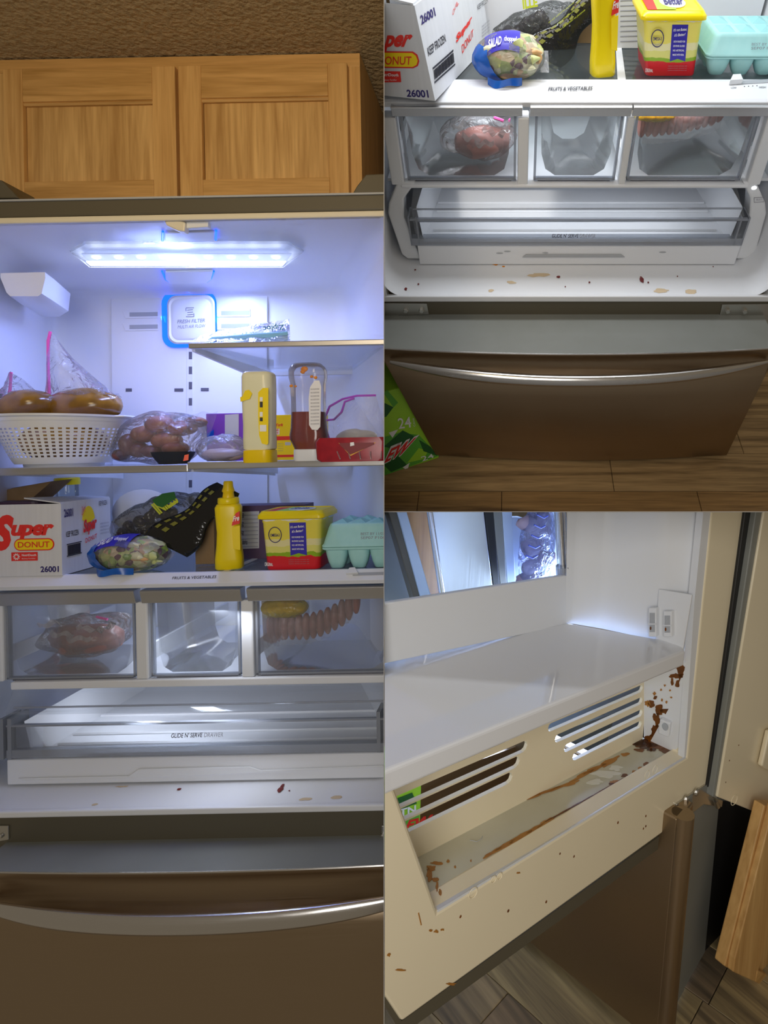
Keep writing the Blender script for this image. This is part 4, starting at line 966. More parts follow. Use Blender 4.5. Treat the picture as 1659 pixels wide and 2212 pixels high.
# bag of sweet potatoes and its black tray
ys_ = 1.45
t = thing('black_food_tray', 'small black foam tray with orange sticker under the bagged sweet potatoes', 'tray', A, a(375, 1002, ys_))
tb = [(a(x, y, ys_), s) for x, y, s in ((375, 1002, .033), (374, 985, .046), (374, 976, .050), (374, 977, .046))]
part('tray', MB().loft([[(c.x + s * 1.05 * math.cos(k * .314), c.y + s * .8 * math.sin(k * .314), max(c.z, zm + .001)) for k in range(20)] for c, s in tb]), BLKTRAY, t, smooth=True)
tq = lambda x, y: a(x, y, ys_ - .040)
patch(t, 'sticker', [tq(396, 996), tq(407, 994), tq(408, 981), tq(399, 983)], ORANGE)
t = thing('sweet_potato_bag', 'clear plastic bag of sweet potatoes and dark sausages on the left glass shelf', 'bag', A, a(350, 1000, ys_ + .03))
for (x, y, rx, rz, m_, k) in ((345, 918, .034, .023, POTATO, 1), (310, 938, .03, .022, POTATO, 2), (395, 925, .036, .020, POTATO, 3), (362, 952, .038, .022, POTATO, 4), (425, 912, .026, .014, POTATO, 5), (380, 968, .034, .017, POTATO, 6), (278, 960, .022, .028, PLUM, 7), (300, 972, .026, .020, PLUM, 8), (262, 982, .017, .015, PLUM, 9), (330, 975, .028, .016, PLUM, 10)):
    c = a(x, y, ys_ + .03 + .01 * (k % 3 - 1)); c.z = max(c.z, zm + rz * .95)
    part('sweet_potato' if m_ is POTATO else 'sausage', MB().blob(c, (rx, .028, rz), .12, 20, k, 18, 10), m_, t, smooth=True)
c = a(345, 945, ys_ + .02)
def bagfn(p): return Vector((p.x, p.y, p.z * (1 - .35 * max(0, -p.x / .12)) - .018 * (p.x < -.06)))
part('film', MB().blob(c, (.125, .05, .068), .16, 14, 5, 36, 20, fn=lambda p: (p.x, p.y, max(p.z - .25 * max(0., -p.x - .04), -(c.z - zm - .002)))), FILM, t, smooth=True)
ft_ = [a(x, y, ys_ + .0) for x, y in ((370, 900), (472, 888), (455, 930), (430, 975))]
film_sheet(t, 'film_tail', lambda u, v: ft_[0].lerp(ft_[1], u).lerp(a(385, 955, ys_).lerp(ft_[3], u), v) + Vector((0, .012 * math.sin(6 * u + 3 * v), .008 * noise.noise(Vector((u * 5, v * 5, 3))))), FILM)

# right shelf
zr = zm + .0065
y4 = 1.56
t = thing('purple_carton', 'purple food carton with a white and blue label behind the bagged meat', 'box', A, (a(480, 950, y4).x, y4, zr))
part('carton', MB().box(a(446, 950, y4).x, a(560, 950, y4).x, y4, y4 + .05, zr, a(480, 893, y4).z), PURBOX, t, bevel=.001)
tq = lambda x, y: a(x, y, y4)
patch(t, 'label_panel', [tq(486, 950), tq(516, 950), tq(516, 894), tq(486, 896)], LABELW)
patch(t, 'label_panel', [tq(446, 965), tq(462, 950), tq(462, 928), tq(446, 938)], BLUEP)
y5 = 1.43; c = a(480, 972, y5); c.z = zr + .030
t = thing('bagged_meat', 'milky plastic bag of pale meat left of the mayonnaise bottle', 'bag', A, (c.x, y5, zr))
part('meat', MB().blob((c.x, y5, zr + .017), (.048, .03, .017), .15, 24, 2, 20, 10), PALEM, t, smooth=True)
part('film', MB().blob(c + Vector((0, 0, .004)), (.062, .04, .036), .16, 18, 6, 30, 16, fn=lambda p: (p.x, p.y, max(p.z, -.0325))), FILMM, t, smooth=True)
# mayonnaise, upside down
q = A.T(549, 1000, zr + .001); yy = q.y + .028
hh = a(549, 806, yy).z - zr; hw = (a(582, 900, yy).x - a(516, 900, yy).x) / 2
t = thing('mayonnaise_bottle', 'squeeze bottle of mayonnaise standing on its yellow cap with yellow back label', 'bottle', A, (q.x, yy, zr + .001))
rg_ = lambda z, sx, sy: [(q.x + x, yy + y, zr + .001 + z * hh) for x, y in rr(0, 0, hw * sx, hw * .72 * sy, hw * .5 * sx, 5)]
part('cap', MB().loft([rg_(0, .90, 1.1), rg_(.01, .93, 1.15), rg_(.135, .91, 1.15), rg_(.14, .86, 1.1)]), YELCAP, t, smooth=True)
part('bottle', MB().loft([rg_(.14, .80, 1.), rg_(.155, .93, 1.05), rg_(.25, .95, 1.05), rg_(.42, .93, 1.02), rg_(.60, .97, 1.05), rg_(.80, 1., 1.05), rg_(.95, .99, 1.03), rg_(.985, .94, .95), rg_(1., .84, .8)]), MAYO, t, smooth=True)
mq = lambda x, y: a(x, y, yy - hw * .80)
patch(t, 'back_label', [mq(566, 958), mq(577, 961), mq(580, 958), mq(580, 838), mq(568, 838), mq(558, 848), mq(558, 900), mq(560, 940)], YPR)
patch(t, 'front_label_edge', [mq(520, 868), mq(540, 862), mq(545, 850), mq(538, 842), mq(530, 844), mq(524, 856), mq(519, 858)], YPR)
for k, (y0_, y1_, m_) in enumerate(((858, 867, WHT), (868, 880, INK), (881, 890, YEL), (890, 900, WHT), (902, 910, INK), (918, 932, WHT))): patch(t, 'label_block', [mq(562, y1_), mq(568, y1_), mq(568, y0_), mq(562, y0_)] if k < 5 else [mq(562, y1_), mq(576, y1_), mq(576, y0_), mq(562, y0_)], m_, off=.0012)
for k in range(3): letter(t, 'NUTRITION FACTS', WHT, (mq(571 + 3.4 * k, 914), mq(571 + 3.4 * k, 852), mq(574 + 3.4 * k, 852), mq(574 + 3.4 * k, 914)), off=.0014)
# yellow bread box
y6 = 1.52
t = thing('texas_toast_box', 'yellow and red frozen bread box between mayonnaise and ketchup', 'box', A, (a(620, 950, y6).x, y6, zr))
part('carton', MB().box(a(570, 950, y6).x, a(697, 950, y6).x, y6, y6 + .05, zr, a(620, 896, y6).z), YPR, t, bevel=.001)
tq = lambda x, y: a(x, y, y6)
patch(t, 'red_stripe', [tq(580, 952), tq(630, 950), tq(630, 942), tq(580, 943)], RED)
patch(t, 'red_stripe', [tq(580, 988), tq(697, 986), tq(697, 981), tq(580, 983)], RED)
letter(t, 'NewYork', RED, (tq(580, 922), tq(612, 921), tq(612, 914), tq(580, 915)), bold=.03, shear=.2)
patch(t, 'white_panel', [tq(582, 940), tq(604, 939), tq(604, 926), tq(582, 926)], WHT)
letter(t, 'TEXAS', RED, (tq(582, 932), tq(602, 931), tq(602, 926), tq(582, 927)), bold=.03, off=.0014)
letter(t, 'TOAST', RED, (tq(582, 939), tq(602, 938), tq(602, 933), tq(582, 934)), bold=.03, off=.0014)
for x_ in (583, 616): patch(t, 'photo_panel', [tq(x_, 962), tq(x_ + 12, 962), tq(x_ + 12, 955), tq(x_, 955)], LABELW)
for k in range(4): letter(t, 'baked golden garlic bread', GINK, (tq(600, 960 + 5 * k), tq(612, 960 + 5 * k), tq(612, 957.5 + 5 * k), tq(600, 957.5 + 5 * k)))
# ketchup, upside down
q = A.T(659, 996, zr + .001); yy = q.y + .028
hh = a(659, 787, yy).z - zr; hw = (a(699, 950, yy).x - a(622, 950, yy).x) / 2
t = thing('ketchup_bottle', 'clear ketchup bottle standing upside down on its white cap, half full', 'bottle', A, (q.x, yy, zr + .001))
rg_ = lambda z, sx, sy: [(q.x + x, yy + y, zr + .001 + z * hh) for x, y in rr(0, 0, hw * sx, hw * .7 * sy, hw * .5 * sx, 6)]
part('cap', MB().loft([rg_(0, .70, 1.0), rg_(.012, .74, 1.05), rg_(.115, .72, 1.05), rg_(.12, .66, 1.)]), WHITE2, t, smooth=True)
pr = [(.12, .70, .9), (.16, .80, .95), (.22, .98, 1.), (.27, 1., 1.), (.34, .93, .95), (.45, .90, .92), (.60, .90, .92), (.80, .92, .95), (.86, 1., 1.), (.93, .99, 1.), (.97, .88, .9), (1., .70, .7)]
part('ketchup', MB().loft([rg_(z, sx * .95, sy * .95) for z, sx, sy in pr[:6]] + [rg_(.50, .855, .87)]), KETCH, t, smooth=True)
part('bottle', MB().loft([rg_(z, sx, sy) for z, sx, sy in pr]), clear('ketchup_bottle_plastic', (.96, .95, .95), .05, .12, bodycol=(.8, .74, .72)), t, smooth=True)
mq = lambda x, y: a(x, y, yy - hw * .735)
lab = [mq(668, 918), mq(674, 928), mq(686, 929), mq(692, 922), mq(694, 835), mq(690, 822), mq(680, 822), mq(670, 836), mq(667, 860)]
patch(t, 'back_label', lab, WHT)
for k in range(11): letter(t, 'TOMATO CONCENTRATE VINEGAR', GINK, (mq(671, 918 - 7.5 * k), mq(690, 917 - 7.5 * k), mq(690, 913.5 - 7.5 * k), mq(671, 914.5 - 7.5 * k)), off=.0012)
for x, y, r_ in ((656, 797, .006), (652, 803, .004), (680, 815, .0035), (628, 833, .003), (637, 834, .0025), (672, 813, .003)):
    part('smear', MB().blob(mq(x, y) + Vector((0, .004, 0)), (r_ * 1.3, .002, r_), .3, 80, x, 10, 6), mat('ketchup_smear', (.75, .16, .06), .4) if x == 656 else KSM, t, smooth=True) if False else part('smear', MB().blob(mq(x, y) + Vector((0, .004, 0)), (r_ * 1.3, .002, r_), .3, 80, x, 10, 6), CRUMBO, t, smooth=True)
# bag with purple zip and the red meat pack
y7 = 1.42; c = a(775, 940, y7)
t = thing('purple_zip_bag', 'clear zip bag with purple zipper lying behind the red meat pack', 'bag', A, (c.x, y7, zr))
zp = [a(x, y, y7) for x, y in ((727, 962), (712, 950), (704, 925), (702, 902), (712, 878), (740, 862), (770, 855), (812, 854))]
part('zip', MB().tube(zp, .0028, 6), PURP, t, smooth=True)
zp2 = [a(x, y, y7 - .008) for x, y in ((703, 908), (722, 906), (738, 890), (745, 868), (765, 860))]
part('zip', MB().tube(zp2, .0028, 6), PURP, t, smooth=True)
film_sheet(t, 'film', lambda u, v: zp[min(7, int(u * 7))].lerp(zp[min(7, int(u * 7) + 1)], u * 7 - min(7, int(u * 7))).lerp(a(735 + 110 * u, 975 - 8 * u, y7), v) + Vector((0, -.018 * math.sin(3.1 * v) * math.sin(3.1 * u), .005 * noise.noise(Vector((u * 6, v * 6, 1))))), FILM)
film_sheet(t, 'film', lambda u, v: zp2[min(4, int(u * 4))].lerp(zp2[min(4, int(u * 4) + 1)], u * 4 - min(4, int(u * 4))).lerp(a(735 + 120 * u, 975, y7), v) + Vector((0, -.03 * math.sin(3.1 * v), .006 * noise.noise(Vector((u * 6, v * 6, 5))))), FILM)
part('bread_slice', MB().blob(a(770, 945, y7 + .01), (.05, .012, .022), .2, 20, 3, 20, 12), mat('pale_slice', (.66, .60, .48), .5), t, smooth=True)
c = A.T(775, 998, zr); yy = c.y + .05
t = thing('red_meat_pack', 'red meat pack with maroon and gold corner label at the right shelf edge', 'meat pack', A, (a(775, 980, yy).x, yy, zr))
part('pack', MB().loft([[(a(772, 980, yy).x + x, yy + y, z) for x, y in rr(0, 0, s, .045, .012)] for z, s in ((zr + .001, .058), (zr + .006, .064), (zr + .036, .066), (zr + .044, .060))]), REDMEAT, t, smooth=True)
tq = lambda x, y: a(x, y, yy - .0465)
patch(t, 'corner_label', [tq(757, 982), tq(808, 960), tq(808, 956), tq(733, 957), tq(735, 962)], MAROON)
patch(t, 'gold_edge', [tq(757, 985), tq(757, 979), tq(806, 956), tq(812, 956)], GOLD, off=.001)
patch(t, 'gold_edge', [tq(757, 985), tq(731, 957), tq(738, 957), tq(757, 979)], GOLD, off=.001)
patch(t, 'sticker', [tq(757, 964), tq(766, 962), tq(765, 955), tq(757, 956)], WHT, off=.0014)
for k in range(5): part('film_fold', MB().tube([tq(728 + 24 * k, 975), tq(735 + 22 * k, 992)], .0012, 5), FILM, t)
# folded zip bag on the short upper shelf
y8 = 1.43; zu1 = zu + .001
t = thing('blue_zip_bag', 'folded clear zip bag with pale blue contents on the short upper shelf', 'bag', A, (a(520, 730, y8).x, y8, zu1))
part('contents', MB().hexa([a(440, 739, y8), a(622, 739, y8), a(622, 739, y8 + .05), a(440, 739, y8 + .05), a(458, 727, y8), a(622, 716, y8), a(620, 712, y8 + .05), a(470, 722, y8 + .05)]), mat('pale_blue_bag', (.25, .55, .68), .4), t, bevel=.003)
film_sheet(t, 'film', lambda u, v: a(412 + 215 * u, 738, y8 - .01).lerp(a(440 + 185 * u, 722 - 34 * u, y8 + .03), v) + Vector((0, 0, .004 * noise.noise(Vector((u * 7, v * 5, 2))))), FILMM)
tq = lambda x, y: a(x, y, y8 - .012)
letter(t, 'Ziploc', mat('teal_print', (.05, .25, .35), .5), (tq(612, 697), tq(567, 701), tq(568, 716), tq(614, 711)), off=-.003, bold=.02)

# drawers' contents
def meat_bag(fr, c, r, label, m_=MEAT, seed=2):
    c = Vector(c); t = thing('meat_bag', label, 'bag', fr, (c.x, c.y, c.z - r[2]))
    part('meat', MB().blob((c.x, c.y, c.z - r[2] * .25), (r[0] * .86, r[1] * .85, r[2] * .66), .22, 18, seed, 30, 16), m_, t, smooth=True)
    part('film', MB().blob(c, r, .30, 16, seed + 3, 40, 24), FILM, t, smooth=True)
    for k in range(5):
        an = (-.5, .35, 0., .75, -.85)[k]
        film_sheet(t, 'film_fold', lambda u, v: c + Vector((r[0] * (-.75 + .32 * k + (.55 * u) * math.cos(an) - .16 * v * math.sin(an)), -r[1] * (1.02 - .2 * abs(u - .5)) - .004 * math.sin(7 * u), r[2] * (.75 - .3 * (k % 3) - .45 * u * math.sin(an) - .22 * v * math.cos(an)) + .004 * math.sin(11 * u + k))), FOLD, 10, 5)
    part('zip', MB().tube([c + Vector((r[0] * .45, -r[1] * .6, r[2] * .95)), c + Vector((r[0] * .72, -r[1] * .7, r[2] * .85))], .003, 6), PINK, t)
    return t
FOLD = clear('folded_film', (.85, .84, .84), .45, .2, bump=.8, bs=30., bodycol=(.75, .68, .66))
def sausage_pack(fr, P, n, rr_, label, length=.07):
    p0 = Vector(P(0)); t = thing('sausage_pack', label, 'sausage pack', fr, p0)
    for k in range(n):
        c = Vector(P(k / (n - 1)))
        part('sausage', MB().blob(c + Vector((0, .012, length * .42)), (rr_ * 1.1, rr_ * 1.6, length * .5), .05, 20, k, 12, 10), MEAT, t, smooth=True)
    film_sheet(t, 'film', lambda u, v: Vector(P(u)) + Vector((0, -rr_ * 1.3 + .004 * v, -rr_ * .9 + length * 1.0 * v + .002 * math.sin(60 * u))), FILM, 40, 8)
    return t
def potato_bag(fr, c, r, label):
    t = thing('yellow_potato_bag', label, 'bag', fr, (c[0], c[1], c[2] - r[2]))
    for k in range(7):
        part('potato', MB().blob((c[0] + r[0] * (-.6 + .4 * (k % 4)), c[1] + (k // 4) * .01, c[2] + r[2] * (-.2 + .6 * (k // 4))), (r[0] * .26, r[1] * .7, r[2] * .36), .1, 20, k, 14, 9), SKIN, t, smooth=True)
    part('film', MB().blob(c, r, .10, 20, 4, 24, 14), YFILM, t, smooth=True)
    return t
ym = YD + .10
meat_bag(A, a(186, 1368, ym), ((a(284, 1365, ym).x - a(92, 1365, ym).x) / 2, .055, .054), 'clear bag of pink meat in the left crisper drawer, left picture')
sausage_pack(A, lambda u: a(582 + 185 * u, 1378 + 6 * math.sin(3 * u) - 55 * u ** 3.2, ym - .02), 13, .010, 'clear pack of pink sausages in the right crisper drawer, left picture')
potato_bag(A, a(618, 1312, ym - .05), ((a(668, 1310, ym).x - a(568, 1310, ym).x) / 2, .03, .026), 'yellow bag of small potatoes on the sausage pack, left picture')

# crumbs and stains on the ledge
def crumb(fr, hit, x, y, w, h, m_, label, group, seed=0, thick=.0015):
    c = Vector(hit(x, y)); 
    solo('crumb', MB().blob((c.x, c.y, c.z + thick), (w, h, thick), .5, 120, seed, 12, 6), m_, fr, label, 'crumb', group)
hl = lambda x, y: A.T(x, y, zl + .0005)
for k, (x, y, w, h) in enumerate(((388, 1678, .006, .004), (387, 1706, .004, .003), (606, 1706, .006, .012), (487, 1667, .007, .005), (645, 1671, .003, .002), (625, 1709, .002, .002), (610, 1699, .004, .008))):
    crumb(A, hl, x, y, w, h, CRUMB, ('dark red crumb at the drawer base left of centre, left picture', 'small dark red crumb mid ledge left of centre, left picture', 'longest dark red crumb right of centre on the ledge, left picture', 'wide dark crumb stuck on the drawer base, left picture', 'tiny dark speck far right near drawer base, left picture', 'tiny dark speck just right of the longest crumb, left picture', 'upper tip flake of the longest red crumb, left picture')[k], 'dark red crumbs, left picture', k)
for k, (x, y, w, h, m_) in enumerate(((216, 1682, .011, .006, CRUMBO), (224, 1679, .008, .005, CRUMBO), (205, 1738, .006, .004, CRUMBT), (660, 1726, .014, .006, CRUMBT), (730, 1722, .014, .006, CRUMBT), (262, 1699, .02, .003, CRUMBT))):
    c = hl(x, y); part('stain', MB().blob((c.x, c.y, zl + .0007), (w, h, .0006), .5, 90, k, 16, 6), m_, fa)
# ------------------------------------------------------------------ BAY B : the same refrigerator looked down on, vegetable shelf to floor
B = FB
def b(px, py, s): return B.S(px, py, s)
def bt(px, py, t): return B.T(px, py, t)
sD = bt(1244, 560, 0).y                       # drawer fronts
tG1 = b(1244, 400, sD).z                      # top of wide drawer
tC1 = b(1244, 247, sD).z; tC0 = b(1244, 389, sD).z
tF = b(1244, 215, sD).z; tS = tF + .010
sF = bt(1244, 178, tS).y
tB = b(1244, 679, 0).z
sZ = bt(1244, 765, tB).y
tZ = b(1244, 1010, sZ - .02).z
bxL, bxR = bt(842, 640, 0).x, bt(1651, 640, 0).x
sBk = sD + .46
fb = thing('refrigerator', 'open refrigerator looked down on, brown stainless freezer drawer standing on wood floor', 'refrigerator', B, (.16, 0, tZ))
# liner: ledge floor, side walls, back wall
def bl(y): return bxL - .06 * (y > .0) * min(1, y / .1) + .02 * max(0, y - .1) / .4
def bring(y, i=0., rad=.03):
    xa, xb = bxL + i - .01, bxR - i + .01
    return [(p[0], y, p[1]) for p in rr((xa + xb) / 2, .45, (xb - xa) / 2, .45 - i, rad, 6)]
part('liner', MB().loft([bring(0, .0, .045), bring(.02, 0, .05), bring(sD + .02, .0, .05), bring(sBk - .03, .0, .06), bring(sBk, .03, .05)], False, True), WHITE, fb, smooth=True)
part('liner_lip', MB().box(bxL - .08, bxR + .05, -.006, .006, -.012, .0035), WHITE, fb, bevel=.003)
part('front_frame', MB().box(bxL - .06, bxL - .006, -.004, .02, -.01, .95).box(bxR + .006, bxR + .06, -.004, .02, -.01, .95), WHITE, fb)
part('shelf_back_wall', MB().box(bxL, bxR, sBk - .09, sBk - .085, tS, .88), WHITE, fb)
# vegetable shelf
v2 = part('vegetable_shelf', MB().box(bxL + .002, bxR - .002, sF - .004, sBk - .01, tS - .005, tS), FROST, fb)
fp = [(sD - .006, tF - .012), (sD - .010, tF - .002), (sD - .002, tF + .002), (sF - .002, tS + .002), (sF + .012, tS + .002), (sF + .012, tF - .014)]
part('shelf_fascia', MB().prism([(bxL - .01, y, z) for y, z in fp], (bxR - bxL + .03, 0, 0)), WHITE, v2, bevel=.001)
pn = Vector((0, -(tS - tF), sF - sD)).normalized()
ftb = lambda x, y: B.PL(x, y, (0, sF - .002, tS + .0022), pn)
letter(v2, 'FRUITS & VEGETABLES', INK, qd(ftb, 1184, 198, 1280, 190, -2), shear=.25, bold=.02, off=.0018)
part('shelf_divider_strip', MB().hexa([bt(1334, 172, tS), bt(1352, 172, tS), bt(1342, 98, tS), bt(1330, 98, tS), bt(1334, 172, tS + .002), bt(1352, 172, tS + .002), bt(1342, 98, tS + .002), bt(1330, 98, tS + .002)]), WHITE2, v2)
part('humidity_slide', MB().prism([ftb(x, y) for x, y in ((1592, 183), (1659, 179), (1659, 172), (1592, 175))], pn * .001), GREYPL, v2)
part('slide_knob', MB().prism([ftb(x, y) for x, y in ((1574, 184), (1602, 182), (1597, 170), (1580, 171))], pn * .010), WHITE2, v2, bevel=.001)
letter(v2, 'LOW', INK, qd(ftb, 1579, 192, 1591, 188)); letter(v2, 'HIGH', INK, qd(ftb, 1640, 191, 1654, 187))
for k in range(4): part('slide_mark', MB().blob(ftb(1608 + 9 * k, 187 - .5 * k), (.0012, .0012, .0012), n=6, m=4), INK, v2)
# crisper drawers
for (l0, r0, l1, r1) in ((857, 1116, 886, 1114), (1145, 1344, 1163, 1331), (1366, 1634, 1362, 1606)):
    xa = (b(l0, 247, sD).x + b(l1, 388, sD).x) / 2; xb = (b(r0, 247, sD).x + b(r1, 388, sD).x) / 2
    crisper(fb, B, xa, xb, sD, tC0, tC1, tF - .004, .20)
for p0, p1 in ((833, 862), (1119, 1142), (1348, 1363), (1640, 1670)):
    xa, xb = b(p0, 300, sD).x, b(p1, 300, sD).x
    part('drawer_post', MB().box(xa, xb, sD - .012, sD + .03, tC0 - .006, tF - .03), WHITE2, fb, bevel=.003)
    part('drawer_rail', MB().box((xa + xb) / 2 - .004, (xa + xb) / 2 + .004, sD + .02, sBk - .10, tC0 + .02, tC0 + .05), WHITE2, fb)
part('drawer_floor', MB().box(bxL, bxR, sD + .03, sBk - .02, tC0 - .016, tC0 - .010), WHITE, fb)
part('cross_bar', MB().box(b(868, 398, sD).x, b(1612, 398, sD).x, sD - .016, sD + .03, tG1, tC0 - .004), WHITE, fb, bevel=.003)
# side consoles
part('side_console', MB().prism([b(x, y, sD - .012) for x, y in ((858, 394), (897, 396), (872, 430), (873, 470), (908, 560), (880, 560), (868, 550), (838, 462), (840, 440))], (0, .05, 0)), WHITE2, fb, bevel=.004)
rc = part('side_console', MB().prism([b(x, y, sD - .012) for x, y in ((1605, 394), (1634, 394), (1654, 440), (1656, 462), (1632, 548), (1618, 560), (1590, 560), (1618, 470), (1622, 430))], (0, .05, 0)), WHITE2, fb, bevel=.004)
rq = lambda x, y: b(x, y, sD - .0125)
part('button_light', MB().blob(rq(1629, 406), (.006, .001, .004), n=12, m=6), mat('white_button_led', (.9, .95, 1.), .4, emit=3.), rc)
letter(rc, 'SELECT', GINK, qd(rq, 1633, 433, 1647, 429))
part('button_outline', MB().tube([rq(1629, 427), rq(1650, 426), rq(1650, 436), rq(1629, 437), rq(1629, 427)], .0007, 4), GINK, rc)
# wide shallow drawer
sG = sD - .030
tg0 = b(1244, 530, sG).z; tg1 = b(1244, 474, sG).z
gx0, gx1 = b(884, 500, sG).x, b(1612, 500, sG).x
wd_ = part('wide_drawer', MB().box(gx0, gx1, sG, sG + .005, tg0, tg1), CLEARP, fb)
part('pane_edge', MB().box(gx0, gx1, sG - .001, sG + .020, tg0, tg0 + .018), CLEARE, wd_)
part('pane_edge', MB().box(gx0 + .005, gx1 - .005, sG - .001, sG + .008, tg1 - .003, tg1 + .001), CLEARE, wd_)
for x0_ in (gx0, gx0 + .018, gx1 - .022, gx1 - .004): part('pane_edge', MB().box(x0_, x0_ + .004, sG - .001, sD + .02, tg0, tg1 + .004), CLEARE, wd_)
part('drawer_cover', MB().hexa([b(885, 470, sG + .004), b(1608, 468, sG + .004), b(1592, 408, sD + .004), b(893, 410, sD + .004), b(885, 468, sG + .005), b(1608, 466, sG + .005), b(1592, 406, sD + .006), b(893, 408, sD + .006)]), CLEARP, wd_)
for yy0, yy1 in ((452, .012), (478, .004)): part('cover_ridge', MB().tube([b(892, yy0, sG + yy1), b(1603, yy0 - 2, sG + yy1)], .0020, 6), CLEARE, wd_)
tt = tg0 + .004
part('tray', MB().add([(gx0 + .03, sG + .010, tt), (gx1 - .03, sG + .010, tt), (gx1 - .06, sBk - .12, tt), (gx0 + .06, sBk - .12, tt), (gx0 + .022, sG + .010, tt + .085), (gx0 + .05, sBk - .12, tt + .11), (gx1 - .05, sBk - .12, tt + .11), (gx1 - .022, sG + .010, tt + .085)], [(0, 1, 2, 3), (0, 3, 5, 4), (3, 2, 6, 5), (2, 1, 7, 6)]), WHITE, wd_)
for q in range(4): part('tray_rib', MB().tube([(gx0 + .05, sG + .06 + .045 * q, tt + .002), (gx1 - .05, sG + .06 + .045 * q, tt + .002)], .004, 6), WHITE, wd_)
gq = lambda x, y: b(x, y, sG - .0012)
letter(wd_, "GLIDE N' SERVE", INK, qd(gq, 1192, 513, 1250, 505), shear=.2, bold=.015); letter(wd_, 'DRAWER', GINK, qd(gq, 1252, 513, 1286, 505), shear=.2)
bs = part('drawer_base', MB().box(b(903, 545, sG).x, b(1597, 545, sG).x, sG + .003, sD + .03, .002, tg0 - .001), WHITE, fb, bevel=.002)
part('base_grip', MB().prism([b(x, y, sG + .002) for x, y in ((1128, 555), (1350, 555), (1342, 549), (1136, 549))], (0, -.002, 0)), GREYPL, bs)
for (x, y) in ((1080, 547), (1096, 543), (1178, 546), (1432, 545)): part('smudge', MB().blob(b(x, y, sG + .002), (.008, .0006, .002), .4, 60, x, 10, 5), GREYPL, bs)
# crossbar and hinges
part('crossbar', MB().box(bxL - .10, bxR + .08, 0, .03, tB - .03, -.010), DARKOL, fb)
for pts, bolts in (([(800, 655), (922, 656), (927, 680), (862, 681), (858, 690), (836, 700), (829, 705), (800, 720)], ((877, 669), (911, 669))), ([(1560, 658), (1690, 657), (1690, 720), (1630, 692), (1624, 684), (1555, 682)], ((1571, 670), (1608, 671)))):
    hg = part('hinge', MB().prism([b(x, y, -.004) for x, y in pts], (0, .004, 0)), ZINC, fb, bevel=.0015)
    for x, y in bolts:
        c_ = b(x, y, -.005)
        part('hinge_bolt', MB().loft([[(c_.x + r_ * math.cos(k * 1.0472), c_.y - d_, c_.z + r_ * math.sin(k * 1.0472)) for k in range(6)] for r_, d_ in ((.0065, -.001), (.0065, .006), (.005, .008))]), ZINC, hg)
# freezer drawer
zz = [(0, tB - .001), (.004, tB - .010), (.020, tB - .028), (.024, tB - .05), (.012, tB - .075), (0, tB - .09), (0, tB - .18), (0, tB - .3), (.002, tZ + .004), (.008, tZ)]
hz = tB - .052
freezer(fb, .155, .455, .03, tB, sZ + .022, tZ, .022, CABGREY, STEEL, zz, hz, (sZ + .022 - .022) - bt(1244, 822, hz).y, .0125, 1.2, lean=.045, taper=.115)
# floor
zf_ = tZ - .012
flo = solo('floor', MB().box(-.75, 1.35, -.75, .9, zf_ - .03, zf_ - .004), mat('subfloor', (.07, .04, .02), .7), B, kind='structure')
k = 0
for (ya, yb_, xs) in ((-.50, -.365, (-.7, -.05, .75, 1.3)), (-.365, -.235, (-.7, -.24, -.02, .50, 1.3)), (-.235, -.105, (-.7, .28, .92, 1.3)), (-.105, .03, (-.7, .02, .66, 1.3)), (.03, .17, (-.7, .4, .86, 1.3)), (.17, .31, (-.7, .1, .74, 1.3)), (.31, .45, (-.7, .3, 1.3))):
    for i in range(len(xs) - 1):
        part('plank', MB().box(xs[i] + .0008, xs[i + 1] - .0008, ya + .0008, yb_ - .0008, zf_ - .006, zf_), FLR[(k * 2 + i) % 3], flo, bevel=.0008, seg=1); k += 1
# soda carton at the left
sq0 = bt(948, 992, zf_); SX = .0
t = thing('soda_carton', 'green soda can carton with red lettering on the floor beside the freezer drawer', 'box', B, (sq0.x - .2, sq0.y, zf_ + .001))
cy0 = sq0.y + .01
pA, pB_, pC_, pD_ = bt(948, 990, zf_), bt(820, 1030, zf_), b(815, 880, 0), b(860, 850, 0)
hS = .24
fr_ = (Vector(pB_) - Vector(pA)).normalized(); up_ = Vector((0.10, .10, 1))
part('carton', MB().hexa([Vector(pA), Vector(pA) + fr_ * .45, Vector(pA) + fr_ * .45 + Vector((0, .3, 0)), Vector(pA) + Vector((0, .3, 0)), Vector(pA) + up_ * hS * .0 + Vector((-.0, .0, hS)) + Vector((-.06, .04, 0)), Vector(pA) + fr_ * .45 + Vector((-.06, .04, hS)), Vector(pA) + fr_ * .45 + Vector((-.06, .34, hS)), Vector(pA) + Vector((-.06, .34, hS))]), LIME, t, bevel=.003)
fv = Vector((-.06, .04, hS)); nrm = fr_.cross(fv).normalized(); 
if nrm.y > 0: nrm = -nrm
sqp = lambda x, y: B.PL(x, y, Vector(pA) + nrm * .0012, nrm)
for pts, m_ in (([(829, 945), (862, 935), (905, 940), (948, 985), (829, 1028)], GRN), ([(829, 965), (870, 930), (900, 945), (870, 975)], DGREEN), ([(829, 870), (850, 880), (835, 900), (829, 902)], DGREEN), ([(880, 1000), (905, 968), (925, 975), (915, 992)], LIME), ([(836, 842), (860, 870), (850, 880), (829, 850)], GRN), ([(905, 950), (930, 965), (945, 985), (915, 975)], DGREEN), ([(829, 1005), (860, 985), (880, 1005), (845, 1020)], DGREEN), ([(840, 935), (860, 928), (848, 946)], WHT), ([(870, 1010), (885, 1000), (880, 1016)], WHT)):
    patch(t, 'carton_print', [sqp(x, y) for x, y in pts], m_, off=.0004 + .0003 * random.random())
letter(t, '24', WHT, (sqp(861, 926), sqp(889, 922), sqp(886, 899), sqp(858, 903)), off=.002, bold=.01)
